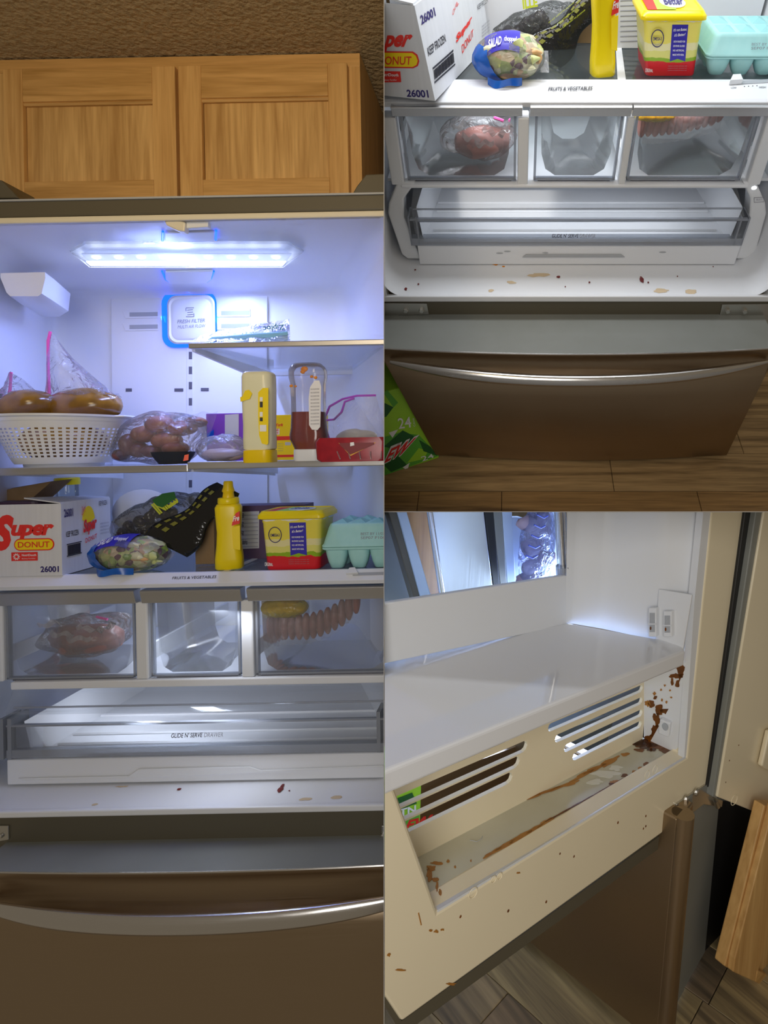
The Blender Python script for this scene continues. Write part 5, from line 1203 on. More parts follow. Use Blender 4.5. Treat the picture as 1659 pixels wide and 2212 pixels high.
letter(t, 'CANS', WHT, (sqp(897, 920), sqp(894, 902), sqp(891, 903), sqp(893, 921)), off=.002)
letter(t, '24', WHT, (sqp(912, 996), sqp(938, 987), sqp(934, 979), sqp(908, 986)), off=.002, bold=.01)
letter(t, 'EW', WHT, (sqp(826, 1004), sqp(884, 975), sqp(906, 938), sqp(833, 968)), off=.0015, bold=.09, shear=.35)
letter(t, 'EW', RED, (sqp(829, 1000), sqp(880, 975), sqp(900, 943), sqp(836, 972)), off=.0025, bold=.03, shear=.35)

# ---- things on the shelf
def baseB(px, py, z=None): return bt(px, py, (tS if z is None else z) + .0015)
def leanB(base, px, py):
    """height and sideways lean of an upright edge that ends at the given pixel"""
    p = b(px, py, base.y); h = p.z - base.z; return h, (p.x - base.x) / h
q = baseB(940, 218); q2 = baseB(1058, 92); h, ln = leanB(q, 895, 12)
vdir = (q2 - q); dep = vdir.length; vdir.normalize(); udir = Vector((-vdir.y, vdir.x, 0))
t = thing('frozen_donut_carton', 'white donut carton turned to show its barcode side, upper right picture', 'box', B, q); w_ = .30; LZ = Vector((ln, 0, 1))
Pq = lambda u, v, z: q - (-udir) * (-u) * -1 * -1 if False else q + udir * (-u) + vdir * v + LZ * z
th = .003
part('front_wall', MB().hexa([Pq(-w_, 0, 0), Pq(0, 0, 0), Pq(0, th, 0), Pq(-w_, th, 0), Pq(-w_, 0, h), Pq(0, 0, h), Pq(0, th, h), Pq(-w_, th, h)]), CARDW, t)
part('side_wall', MB().hexa([Pq(-th, th, 0), Pq(0, th, 0), Pq(0, dep, 0), Pq(-th, dep, 0), Pq(-th, th, h), Pq(0, th, h), Pq(0, dep, h), Pq(-th, dep, h)]), CARDW, t)
part('back_wall', MB().hexa([Pq(-w_, dep - th, 0), Pq(-th, dep - th, 0), Pq(-th, dep, 0), Pq(-w_, dep, 0), Pq(-w_, dep - th, h), Pq(-th, dep - th, h), Pq(-th, dep, h), Pq(-w_, dep, h)]), CARDB, t)
part('top_flap', MB().hexa([Pq(-.002, 0, h), Pq(-.002, dep, h), Pq(-.11, dep, h + .01), Pq(-.11, .01, h + .01), Pq(-.002, 0, h + .003), Pq(-.002, dep, h + .003), Pq(-.11, dep, h + .013), Pq(-.11, .01, h + .013)]), CARDW, t)
qf = lambda x, y: B.PL(x, y, q + Vector((0, 0, 0)), udir.cross(LZ).normalized())
qs = lambda x, y: B.PL(x, y, q, vdir.cross(LZ).normalized())
letter(t, 'per', RED, (qf(828, 112), qf(880, 112), qf(893, 74), qf(834, 76)), bold=.045, shear=.1)
patch(t, 'logo_rim', [qf(x, y) for x, y in ((800, 146), (893, 147), (903, 142), (906, 132), (902, 118), (892, 111), (800, 110))], RED, off=.0006)
patch(t, 'logo_oval', [qf(x, y) for x, y in ((800, 143), (892, 144), (900, 140), (903, 131), (899, 120), (891, 114), (800, 113))], YPR, off=.0012)
letter(t, 'ONUT', RED, (qf(832, 139), qf(889, 139), qf(890, 121), qf(833, 121)), off=.0022, bold=.01)
patch(t, 'brand_panel', [qf(800, 178), qf(867, 177), qf(865, 154), qf(800, 153)], RED, off=.0006)
letter(t, 'utriDough', WHT, (qf(829, 166), qf(862, 167), qf(861, 158), qf(829, 157)), off=.0016, bold=.02)
letter(t, 'Bakery Fortifier', WHT, (qf(829, 175), qf(858, 175), qf(858, 170), qf(829, 170)), off=.0016)
letter(t, '26001', NAVY, (qf(879, 209), qf(927, 211), qf(924, 194), qf(878, 193)), bold=.03)
letter(t, '26001', NAVY, (qs(910, 54), qs(941, 34), qs(937, 15), qs(906, 34)), bold=.03, off=.0008)
letter(t, 'KEEP FROZEN', INK, (qs(925, 122), qs(963, 90), qs(960, 73), qs(922, 103)), bold=.01, off=.0008)
bc = MB(); nn = vdir.cross(LZ).normalized() * .0008
if nn.x < 0: nn = -nn
for i in range(20):
    f0 = i / 20; f1 = f0 + .016 + .02 * ((i * 7) % 3) / 2
    lo = Vector(qs(938, 172)).lerp(Vector(qs(981, 134)), f0); lo2 = Vector(qs(938, 172)).lerp(Vector(qs(981, 134)), f1); hi = Vector(qs(936, 152)).lerp(Vector(qs(979, 113)), f0); hi2 = Vector(qs(936, 152)).lerp(Vector(qs(979, 113)), f1)
    bc.prism([p + nn for p in (lo, lo2, hi2, hi)], nn)
for (aa, bb, cc_, dd_) in (((938, 180), (982, 140), (982, 137), (938, 176)), ((934, 150), (978, 111), (978, 107), (934, 146))): bc.prism([Vector(qs(*p)) + nn for p in (aa, bb, cc_, dd_)], nn)
part('barcode_print', bc, INK, t)
patch(t, 'sunburst_print', [qs(x, y) for x, y in ((990, 62), (986, 45), (988, 20), (996, 3), (1005, 2), (1012, 16), (1012, 40), (1002, 58))], YPR, off=.0006)
letter(t, 'Super', RED, (qs(985, 98), qs(1018, 50), qs(1019, 30), qs(983, 78)), bold=.05, shear=.2, off=.0014)
letter(t, 'DONUT', RED, (qs(998, 116), qs(1022, 78), qs(1021, 62), qs(996, 98)), bold=.01, off=.0014)
letter(t, 'Orig', RED, (qs(977, 38), qs(990, 8), qs(984, 2), qs(976, 26)), off=.0014)
letter(t, 'KEEP FROZEN', INK, (qs(1031, 22), qs(1053, 5), qs(1052, -6), qs(1030, 11)), off=.0014)
for k in range(4): letter(t, 'ENRICHED FLOUR', GINK, (qs(1040, 60 + 7 * k), qs(1056, 46 + 7 * k), qs(1056, 42 + 7 * k), qs(1040, 56 + 7 * k)), off=.0014)
# salad bag
q = baseB(1100, 186); c = Vector((b(1100, 140, q.y + .05).x, q.y + .056, tS + .038))
salad_bag(B, c, ((b(1176, 140, c.y).x - b(1022, 140, c.y).x) / 2, .056, .042), 'blue-ended clear bag of chopped salad on the grey shelf, upper right picture', lean=(.08, 0))
q = baseB(1303, 169); 
mustard(B, (q.x, q.y + .02, q.z), .215, b(1331, 140, q.y).x - b(1277, 140, q.y).x, 'yellow mustard squeeze bottle cropped by the top edge, upper right picture', lean=(-.10, 0), turn=.25)
q = baseB(1449, 168); h, ln = leanB(q, 1457, 30)
butter_tub(B, (q.x, q.y, q.z), h * 1.04, (b(1530, 40, q.y).x - b(1385, 40, q.y).x) * .93, 'square spread tub with yellow lid seen from above, upper right picture', lean=(ln, 0), dep=.135)
q = baseB(1524, 166)
h, ln = leanB(q, 1527, 82)
egg_carton(B, (q.x, q.y, q.z), .20, .14, h * 1.15, 'mint green foam egg carton seen from above, upper right picture', ncol=4, lean=(-.08, 0))
yb2 = baseB(1360, 104).y
t = thing('nutrition_label_box', 'food box with white nutrition panel behind the mustard bottle, upper right picture', 'box', B, (b(1360, 100, yb2).x, yb2, tS + .001))
x0_, x1_ = b(1326, 90, yb2).x, b(1405, 90, yb2).x
part('carton', MB().box(x0_, x1_, yb2, yb2 + .06, tS + .001, tS + .14), LABELW, t, bevel=.001)
lq = lambda x, y: b(x, y, yb2)
for k in range(9): patch(t, 'panel_rule', [lq(1340, 90 - 11 * k), lq(1396, 88 - 11 * k), lq(1396, 86.6 - 11 * k), lq(1340, 88.6 - 11 * k)], GINK)
for k, s in enumerate(('Calories', '50', '50', '430')): letter(t, s, INK, (lq(1336, 94 - 27 * k), lq(1336, 74 - 27 * k + 8 * (k > 0)), lq(1343, 74 - 27 * k + 8 * (k > 0)), lq(1343, 94 - 27 * k)), off=.001, bold=.02)
y3 = baseB(1260, 93).y
solo('cardboard_piece', MB().box(b(1242, 80, y3).x, b(1282, 80, y3).x, y3, y3 + .03, tS + .001, tS + .12), CARDB, B, 'plain brown cardboard piece behind mustard bottle, upper right picture', 'cardboard', bevel=.001)
yg_ = baseB(1180, 100).y
def PBg(u, v, w): p = b(1052 + 232 * u, 128 - 150 * v, yg_ + .02); return p + Vector((0, .085 * w, 0))
t, bd = grape_bag(B, PBg, 'clear and black printed produce bag behind the salad bag, upper right picture')
tq = lambda x, y: b(x, y, yg_ - .03)
letter(t, 'ILLE', GRNP, (tq(1130, 20), tq(1162, 14), tq(1160, -6), tq(1128, 0)), bold=.05)
for k in range(3): letter(t, 'no salt added no purpose', GRNP, (b(1185 + 12 * k, 52 + 8 * k, yg_ - .05), b(1240 + 12 * k, 8 + 8 * k, yg_ - .03), b(1240 + 12 * k, 2 + 8 * k, yg_ - .03), b(1185 + 12 * k, 46 + 8 * k, yg_ - .05)))
q = baseB(1080, 80); q.y += .04
solo('tan_bowl', MB().loft([[(q.x + r_ * math.cos(k * .314), q.y + .02 + r_ * math.sin(k * .314), z) for k in range(20)] for r_, z in ((.026, tS + .001), (.040, tS + .03), (.046, tS + .062), (.042, tS + .062), (.024, tS + .006))]), mat('tan_bowl', (.52, .38, .2), .4), B, 'small tan bowl under the produce bag, upper right picture', 'bowl', smooth=True)
# drawers' contents
ym = sD + .07
meat_bag(B, b(1035, 292, ym), ((b(1108, 290, ym).x - b(960, 290, ym).x) / 2, .05, .050), 'clear bag of pink meat in the left crisper drawer, upper right picture', MEAT, 5)
sausage_pack(B, lambda u: b(1386 + 168 * u, 296 - 3 * math.sin(3 * u) - 32 * u ** 2.5, ym - .01), 12, .011, 'clear pack of pink sausages in the right crisper drawer, upper right picture')
potato_bag(B, b(1415, 246, ym - .02), (.05, .025, .014), 'yellow potato bag edge at the top of the right crisper, upper right picture')
# crumbs
hb = lambda x, y: bt(x, y, .0005)
for k, (x, y, w, h) in enumerate(((1208, 568, .006, .005), (1206, 599, .004, .004), (1386, 604, .005, .014), (1416, 568, .003, .003), (1400, 611, .002, .003), (877, 625, .004, .005), (897, 584, .0025, .003), (904, 615, .002, .003), (1273, 611, .002, .003), (1221, 620, .0015, .002), (1328, 567, .0015, .003), (1463, 598, .0015, .002), (1540, 577, .0015, .002))):
    crumb(B, hb, x, y, w, h, CRUMB, ('dark red crumb against the drawer base at centre, upper right picture', 'dark red crumb mid ledge below the centre one, upper right picture', 'longest dark red crumb right of centre, upper right picture', 'dark red crumb against the drawer base right of centre, upper right picture', 'speck just right of the longest crumb, upper right picture', 'dark crumb at the far left front of the ledge, upper right picture', 'speck at the left below the console, upper right picture', 'speck near the far left crumb, upper right picture')[k] if k < 8 else 'tiny dark speck on the white ledge, upper right picture', 'dark red crumbs, upper right picture', k)
for k, (x, y, w, h, m_) in enumerate(((1077, 566, .010, .010, CRUMBO), (1070, 570, .006, .006, CRUMBO), (1061, 628, .006, .006, CRUMBT), (1164, 594, .03, .008, CRUMBT), (1430, 628, .018, .008, CRUMBT), (1490, 630, .016, .008, CRUMBT), (1105, 610, .01, .006, CRUMBT), (1088, 576, .004, .003, CRUMBO))):
    c = hb(x, y); part('stain', MB().blob((c.x, c.y, .0007), (w, h, .0005), .6, 90, k, 16, 6), m_, fb)
# ------------------------------------------------------------------ BAY C : inside of an opened door, its empty bins stained
C = FC
def c(px, py, y): return C.S(px, py, y)
def ct(px, py, z): return C.T(px, py, z)
zS = .19; zF = -.003
door = thing('open_door', 'white inner door frame with painted warm tone swung open, empty stained bins and slotted lower panel', 'refrigerator door', C, c(1250, 2000, .01))
part('frame_face', MB().prism([c(x, y, 0) for x, y in ((760, 2045), (868, 2208), (1458, 1780), (1470, 1770), (1500, 1742), (1532, 1694), (1622, 1040), (1544, 1040), (1484, 1637), (945, 1972), (846, 1690), (800, 1555), (700, 1500))], (0, .03, 0)), DOORW, door, bevel=.003)
part('inner_bevel', MB().prism([c(x, y, .002) for x, y in ((1478, 1640), (1486, 1634), (1546, 1040), (1526, 1040), (1500, 1300))], (0, .012, 0)), WHITE2, door)
part('door_edge', MB().prism([c(x, y, .004) for x, y in ((820, 2150), (868, 2236), (1458, 1808), (1462, 1780), (868, 2206), (834, 2146))], (0, .05, 0)), DARKOL, door)
for x, y, r_ in ((1398, 1673, .006), (1415, 1662, .006), (1066, 1900, .004), (1079, 1893, .004), (1022, 1929, .006)):
    q = c(x, y, -.0008); part('embossed_ring', MB().tube([(q.x + r_ * math.cos(k * .3927), q.y, q.z + r_ * math.sin(k * .3927)) for k in range(17)], .0006, 4), DOORW, door)
# lower bin: floor, slotted wall, right end
yW = .080
part('bin_floor', MB().hexa([Vector((-.50, .004, zF - .004)), Vector((-.006, .004, zF - .004)), Vector((.0, yW + .01, zF - .004)), Vector((-.50, yW + .01, zF - .004)), Vector((-.50, .004, zF)), Vector((-.006, .004, zF)), Vector((.0, yW + .01, zF)), Vector((-.50, yW + .01, zF))]), DIRTF, door)
part('bin_lip', MB().hexa([c(945, 1972, .001), c(1481, 1641, .001), c(1478, 1634, .012), c(940, 1958, .012), c(945, 1966, .001), c(1481, 1635, .001), c(1478, 1630, .012), c(940, 1953, .012)]), WHITE2, door)
part('bin_left_end', MB().prism([c(x, y, .006) for x, y in ((846, 1690), (942, 1966), (930, 1966), (838, 1700))], (0, .07, 0)), DOORW, door)
# slotted wall built from bars so that the slots are open
xw0, xw1 = -.60, c(1393, 1540, yW).x
slots = []
for (xa, ya, xb, yb_, th) in ((1184, 1574, 1389, 1485, 15), (1199, 1595, 1388, 1514, 15), (1219, 1615, 1388, 1541, 15), (1237, 1633, 1386, 1566, 15), (800, 1750, 1139, 1616, 20), (800, 1776, 1122, 1655, 20), (800, 1806, 1106, 1692, 20)):
    p0, p1 = c(xa, ya, yW), c(xb, yb_, yW); dz = .0062 if th == 15 else .0080
    slots.append((p0.x, p1.x, p0.z if False else (p0.z + p1.z) / 2, dz))
zt_ = zS - .02
sl = MB()
edges = sorted({round(v, 5) for s_ in slots for v in (s_[0], s_[1])} | {xw0, xw1})
for i in range(len(edges) - 1):
    xa, xb = edges[i], edges[i + 1]; xm = (xa + xb) / 2
    cuts = sorted((s_[2] - s_[3], s_[2] + s_[3]) for s_ in slots if s_[0] < xm < s_[1]); z0 = zF
    for lo, hi in cuts:
        if lo > z0: sl.box(xa, xb, yW, yW + .006, z0, lo)
        z0 = max(z0, hi)
    sl.box(xa, xb, yW, yW + .006, z0, zt_)
part('slotted_panel', sl, DOORW, door, weld=True)
for s_ in slots:
    for xe, sg in ((s_[0], 1), (s_[1], -1)):
        if xe < -.56: continue
        m_ = MB(); d_ = s_[3]
        for sz in (-1, 1): m_.prism([(xe, yW + .0002, s_[2] + sz * d_), (xe + sg * d_ * .9, yW + .0002, s_[2] + sz * d_), (xe + sg * d_ * .3, yW + .0002, s_[2] + sz * d_ * .7), (xe, yW + .0002, s_[2])], (0, .0055, 0))
        part('slot_end', m_, DOORW, door)
er = [c(1391, 1470, yW), c(1391, 1603, yW), c(1481, 1641, .004), c(1490, 1425, .004)]
part('bin_right_end', MB().prism(er, (.008, 0, 0)), WHITE2, door)
# upper shelf, rear sill, curved right wall
top = [ct(x, y, zS) for x, y in ((700, 1722), (845, 1660), (1480, 1405), (1468, 1388), (1225, 1345), (700, 1459))]
part('bin_shelf', MB().prism(top, (0, 0, -.026)), DOORG, door, bevel=.004, seg=3)
fe = [ct(x, y, zS - .004) for x, y in ((700, 1724), (845, 1662), (1476, 1408))]
part('shelf_front_edge', MB().loft([[p + Vector((.0, -.0022, 0)), p + Vector((0, .003, 0)), p + Vector((0, .003, -.019)), p + Vector((0, -.0022, -.019))] for p in fe]), DOORW, door)
ySl = ct(1225, 1345, zS).y
part('rear_sill', MB().prism([c(x, y, ySl) for x, y in ((700, 1462), (1228, 1350), (1228, 1243), (1222, 1243), (700, 1324))], (0, .010, 0)), WHITE2, door, bevel=.002)
kn = [(1222, 1243, 1345, ySl), (1236, 1243, 1347, ySl - .004), (1300, 1250, 1358, .150), (1430, 1270, 1385, .055), (1484, 1300, 1402, .012), (1492, 1310, 1405, .003)]
kt = [(1226, 1040, ySl), (1250, 1040, ySl - .004), (1318, 1040, .150), (1436, 1040, .055), (1530, 1040, .012), (1543, 1040, .003)]
def wallR(u, v):
    k = u * (len(kn) - 1); i = min(int(k), len(kn) - 2); t_ = k - i
    lo = c(kn[i][0], kn[i][2], kn[i][3]).lerp(c(kn[i + 1][0], kn[i + 1][2], kn[i + 1][3]), t_)
    hi = c(kt[i][0], kt[i][1], kt[i][2]).lerp(c(kt[i + 1][0], kt[i + 1][1], kt[i + 1][2]), t_)
    return lo.lerp(hi, v)
part('right_wall', MB().grid(wallR, 30, 8), WHITE2, door, smooth=True)
part('right_wall_back', MB().grid(lambda u, v: Vector(wallR(u, v)) + Vector((.006, .004, 0)), 10, 4), WHITE2, door, smooth=True)
# plate with two sockets
def onwall(px, py, off=.0): 
    n_ = Vector((c(1484, 1300, .012) - c(1430, 1290, .055))); n_ = Vector((n_.y, -n_.x, 0)).normalized()
    if n_.x > 0: n_ = -n_
    return C.PL(px, py, Vector(c(1430, 1290, .055)) + n_ * off, n_), n_
pl = [onwall(x, y, .001)[0] for x, y in ((1418, 1386), (1477, 1404), (1497, 1284), (1425, 1272))]; n_ = onwall(1450, 1300)[1]
pt = part('bracket_plate', MB().prism(pl, n_ * .004), WHITE2, door, bevel=.001)
for x0_, x1_, y0_, y1_ in ((1400, 1421, 1310, 1372), (1432, 1454, 1317, 1372)):
    fr4 = [onwall(x, y, .004)[0] for x, y in ((x0_ + 8, y1_), (x1_ + 4, y1_), (x1_ + 4, y0_), (x0_ + 8, y0_))]
    s_ = part('socket', MB().prism(fr4, n_ * .012), WHITE2, pt, bevel=.0015)
    f2 = [p + n_ * .0122 for p in fr4]; cen = sum(f2, Vector()) / 4
    part('socket_recess', MB().prism([cen.lerp(p, .66) for p in f2], n_ * .0004), GREYPL, s_)
    part('socket_rib', MB().tube([f2[0].lerp(f2[3], .45) + n_ * .0008, f2[1].lerp(f2[2], .45) + n_ * .0008], .0012, 5), WHITE2, s_)
    part('rust_spot', MB().blob(f2[0].lerp(f2[2], .3), (.0016, .0016, .003), .3, 100, 1, 8, 6), RUST, s_)
# screw mount low on the right end
nE = (Vector(er[1]) - Vector(er[0])).cross(Vector(er[3]) - Vector(er[0])).normalized()
if nE.x > 0: nE = -nE
er_ = lambda x, y, o=.001: C.PL(x, y, Vector(er[0]) + nE * o, nE)
mt = part('screw_mount', MB().prism([er_(x, y) for x, y in ((1426, 1578), (1449, 1587), (1453, 1556), (1430, 1547))], nE * .010), WHITE2, door, bevel=.002)
sc_ = er_(1437, 1569, .0115)
part('screw', MB().loft([[sc_ + Vector((0, r_ * math.cos(k * .5236), r_ * math.sin(k * .5236))) + nE * d_ for k in range(12)] for r_, d_ in ((.006, 0), (.006, .002), (.003, .0024))]), GREYPL, mt)
# rust and spilled syrup
def blotch(hit, x, y, rx, ry, m_, seed, name='rust_stain', off=.0007):
    pts = []
    for k in range(18):
        an = 2 * math.pi * k / 18; f = 1 + .75 * noise.noise(Vector((math.cos(an) * 1.6 + seed * 2.3, math.sin(an) * 1.6 - seed, seed * .7)))
        pts.append(Vector(hit(x + rx * f * math.cos(an), y + ry * f * math.sin(an))))
    n = Vector((0, 0, 0)); ce = sum(pts, Vector()) / 18
    for k in range(18): n += (pts[k] - ce).cross(pts[(k + 1) % 18] - ce)
    n.normalize()
    if n.dot(C.c - ce) < 0: n = -n
    part(name, MB().prism([p + n * (off * .2) for p in pts], n * off), m_, door)
er_h = lambda x, y: er_(x, y, .0002)
fl_h = lambda x, y: ct(x, y, zF + .0002)
fa_h = lambda x, y: c(x, y, -.0002)
sd_ = 0
for x, y, rx, ry in ((1470, 1448, 9, 18), (1462, 1459, 17, 7), (1452, 1472, 3, 9), (1464, 1478, 4, 9), (1473, 1410, 4, 14), (1407, 1521, 7, 7), (1424, 1533, 10, 9), (1440, 1537, 14, 5), (1457, 1540, 9, 8), (1467, 1530, 4, 13), (1419, 1555, 7, 16), (1416, 1580, 8, 14), (1404, 1596, 11, 8), (1467, 1562, 2.5, 24), (1467, 1598, 3, 16), (1460, 1556, 5, 6), (1416, 1507, 4, 4)):
    sd_ += 1; blotch(er_h, x, y, rx, ry, RUST, sd_)
for x, y, rx, ry in ((1398, 1519, 5, 6), (1414, 1498, 3, 4), (1430, 1512, 2, 3), (1428, 1490, 2, 2), (1447, 1491, 2, 2), (1440, 1516, 2, 3), (1449, 1586, 8, 3), (1455, 1522, 4, 4), (1436, 1480, 2, 2), (1450, 1506, 2, 2)):
    sd_ += 1; blotch(er_h, x, y, rx, ry, RUSTL, sd_)
DARKR = mat('dark_syrup', (.035, .015, .012), .12, c2=(.12, .04, .01), ns=70.)
for x, y, rx, ry, m_ in ((1398, 1608, 30, 9, RUST), (1388, 1607, 20, 9, DARKR), (1376, 1602, 13, 7, DARKR), (1425, 1612, 22, 7, RUST), (1445, 1621, 16, 6, RUST), (1461, 1629, 9, 5, RUST), (1408, 1620, 8, 3, DARKR), (1381, 1621, 10, 3, RUST), (1362, 1596, 8, 6, RUSTL), (1346, 1612, 5, 3, RUST), (1352, 1630, 8, 3, RUSTL), (1395, 1651, 6, 3, RUST), (1384, 1660, 5, 3, RUSTL), (1372, 1668, 7, 3, RUSTL), (1350, 1676, 10, 3, RUST), (1330, 1690, 12, 3, RUSTL), (1320, 1694, 6, 2, RUST)):
    sd_ += 1; blotch(fl_h, x, y, rx, ry, m_, sd_)
def runline(p0, p1, n, w, m_, seed):
    for k in range(n):
        f = (k + .5) / n; L_ = math.hypot(p1[0] - p0[0], p1[1] - p0[1]) / n * .75
        x, y = p0[0] + (p1[0] - p0[0]) * f, p0[1] + (p1[1] - p0[1]) * f; an = math.atan2(p1[1] - p0[1], p1[0] - p0[0])
        ww = w * (.6 + .8 * random.random())
        hit = lambda X, Y: fl_h(x + (X - x) * math.cos(an) - (Y - y) * math.sin(an), y + (X - x) * math.sin(an) + (Y - y) * math.cos(an))
        blotch(hit, x, y, L_, ww, m_, seed + k)
runline((1447, 1630), (1330, 1692), 5, 1.6, RUST, 100)
runline((1330, 1692), (1180, 1775), 6, 1.1, RUST, 110)
runline((1195, 1768), (1050, 1850), 5, 5, RUSTL, 120)
runline((1240, 1690), (1120, 1732), 3, 3, RUSTL, 130)
runline((1330, 1640), (1245, 1682), 3, 4, RUSTL, 140)
for x, y, rx, ry in ((932, 1876, 9, 5), (945, 1865, 13, 3), (927, 1893, 5, 12), (938, 1900, 7, 4), (944, 1916, 3, 12), (951, 1928, 3, 8), (968, 1861, 3, 3), (983, 1873, 2, 2), (1017, 1860, 2, 2)):
    sd_ += 1; blotch(fl_h, x, y, rx, ry, RUSTL, sd_)
MILK = mat('dried_milk', (.76, .75, .67), .5)
for x, y, rx, ry in ((1310, 1672, 28, 7), (1285, 1690, 16, 6), (1330, 1660, 14, 5)): sd_ += 1; blotch(fl_h, x, y, rx, ry, MILK, sd_, 'milk_stain', .0004)
for x, y, rx, ry in ((930, 2010, 4, 2), (942, 2012, 5, 3), (955, 2008, 4, 2), (975, 2125, 10, 2.5), (865, 2095, 12, 2), (840, 2062, 3, 4), (1120, 1885, 4, 2)): sd_ += 1; blotch(fa_h, x, y, rx, ry, RUSTL, sd_, 'smear', .0003)
for k, (x, y) in enumerate(((1395, 1763), (1335, 1777), (995, 1980), (1210, 1844), (1395, 1785), (1240, 1850), (1390, 1790), (1180, 1948), (1098, 1968))):
    part('speck', MB().blob(c(x, y, -.0004), (.0016, .0006, .0018), .4, 90, k, 8, 5), RUST, door)
part('smear', MB().tube([c(x, y, -.0002) for x, y in ((904, 1972), (907, 1985), (910, 1998))], .0007, 4), RUSTL, door)
part('hair', MB().tube([ct(x, y, zF + .001) for x, y in ((1015, 1815), (1030, 1818), (1040, 1812), (1042, 1806))], .0004, 4), GREYPL, door)

# outer door leaf at the right with black gasket and hinge
leaf = thing('outer_door_leaf', 'warm-tinted outer door panel with black gasket at the right edge', 'refrigerator door', C, c(1600, 1740, -.02))
part('panel', MB().prism([c(x, y, -.02) for x, y in ((1662, 1040), (1550, 1722), (1660, 1766), (1740, 1800), (1740, 1040))], (0, .03, 0)), DOORW, leaf, bevel=.002)
part('gasket', MB().prism([c(x, y, -.006) for x, y in ((1620, 1040), (1530, 1700), (1541, 1724), (1650, 1040))], (0, .03, 0)), BLACK, leaf, bevel=.002)
part('gasket_lip', MB().prism([c(x, y, -.016) for x, y in ((1644, 1040), (1540, 1722), (1550, 1726), (1664, 1040))], (0, .03, 0)), CABGREY, leaf, bevel=.002)
part('moulding', MB().prism([c(x, y, -.022) for x, y in ((1652, 1575), (1635, 1650), (1642, 1656), (1700, 1680), (1700, 1560))], (0, -.010, 0)), DOORW, leaf, bevel=.003)
q = c(1586, 1728, -.0204); part('embossed_ring', MB().tube([(q.x + .011 * math.cos(k * .3142), q.y, q.z + .009 * math.sin(k * .3142)) for k in range(21)], .0007, 4), DOORW, leaf)
for k, (x, y) in enumerate(((1576, 1643), (1596, 1610), (1568, 1690))): part('speck', MB().blob(c(x, y, -.0205), (.0012, .0005, .0014), n=6, m=5), RUST, leaf)

# the refrigerator body below: freezer front, rounded edge, side panel
z_f = -.45
f1, f2 = ct(1135, 2030, z_f), ct(1360, 2212, z_f); fd = (Vector(f2) - Vector(f1)).normalized(); fn = Vector((-fd.y, fd.x, 0))
if fn.x > 0: fn = -fn
fpl = lambda x, y: C.PL(x, y, f1, fn)
pe = fpl(1463, 1795); ztop = pe.z + .02; A0 = Vector((pe.x, pe.y, z_f)); back = -fd
fr = thing('freezer_body', 'lower refrigerator body with dull stainless freezer front below the open door', 'refrigerator', C, (A0.x, A0.y, z_f - .02))
part('freezer_front', MB().hexa([A0, A0 + back * .85, A0 + back * .85 - fn * .03, A0 - fn * .03, A0 + Vector((0, 0, ztop - z_f)), A0 + back * .85 + Vector((0, 0, ztop - z_f)), A0 + back * .85 - fn * .03 + Vector((0, 0, ztop - z_f)), A0 - fn * .03 + Vector((0, 0, ztop - z_f))]), STEEL, fr, bevel=.004)
part('rounded_edge', MB().tube([A0 - fn * .018 + Vector((0, 0, .0)), A0 - fn * .018 + Vector((0, 0, ztop - z_f))], .018, 14), STEEL, fr, smooth=True)
sx = [C.PL(x, y, A0 + fd * .004, fd) for x, y in ((1470, 2240), (1560, 2105), (1610, 1780), (1480, 1770))]
p_ = A0 - fn * .034 + fd * .002
part('edge_strip', MB().hexa([p_ + fn * .0, p_ - fn * .022, p_ - fn * .022 + back * .3, p_ + back * .3, p_ + Vector((0, 0, ztop - z_f)), p_ - fn * .022 + Vector((0, 0, ztop - z_f)), p_ - fn * .022 + back * .3 + Vector((0, 0, ztop - z_f)), p_ + back * .3 + Vector((0, 0, ztop - z_f))]), STEEL, fr, bevel=.003)
p_ = p_ - fn * .026 + back * .01
part('side_panel', MB().hexa([p_, p_ - fn * .16, p_ - fn * .16 + back * .02, p_ + back * .02, p_ + Vector((0, 0, ztop - z_f - .0)), p_ - fn * .16 + Vector((0, 0, ztop - z_f)), p_ - fn * .16 + back * .02 + Vector((0, 0, ztop - z_f)), p_ + back * .02 + Vector((0, 0, ztop - z_f))]), CABGREY, fr, bevel=.001)
part('side_trim', MB().hexa([p_ - fn * .02 - back * .001, p_ - fn * .06 - back * .001, p_ - fn * .06, p_ - fn * .02, p_ - fn * .012 - back * .001 + Vector((0, 0, .12)), p_ - fn * .016 - back * .001 + Vector((0, 0, .12)), p_ - fn * .016 + Vector((0, 0, .12)), p_ - fn * .012 + Vector((0, 0, .12))]), CABGREY, fr)
part('kick_plate', MB().hexa([A0 - fn * .02 + Vector((0, 0, -.02)), A0 + back * .85 - fn * .02 + Vector((0, 0, -.02)), A0 + back * .85 - fn * .04 + Vector((0, 0, -.02)), A0 - fn * .04 + Vector((0, 0, -.02)), A0 - fn * .02, A0 + back * .85 - fn * .02, A0 + back * .85 - fn * .04, A0 - fn * .04]), BLACK, fr)
hg = part('hinge', MB().prism([c(x, y, -.004) for x, y in ((1456, 1772), (1463, 1738), (1500, 1712), (1536, 1690), (1540, 1722), (1562, 1730), (1560, 1744), (1520, 1738), (1492, 1760), (1462, 1776))], (0, .006, 0)), ZINC, fr, bevel=.001)
for x, y in ((1482, 1727), (1504, 1712)): part('hinge_bolt', MB().blob(c(x, y, -.007), (.006, .004, .006), n=6, m=5), ZINC, hg)
part('hinge_pin', MB().tube([c(1545, 1728, -.008), c(1550, 1742, -.008)], .005, 8), ZINC, hg)

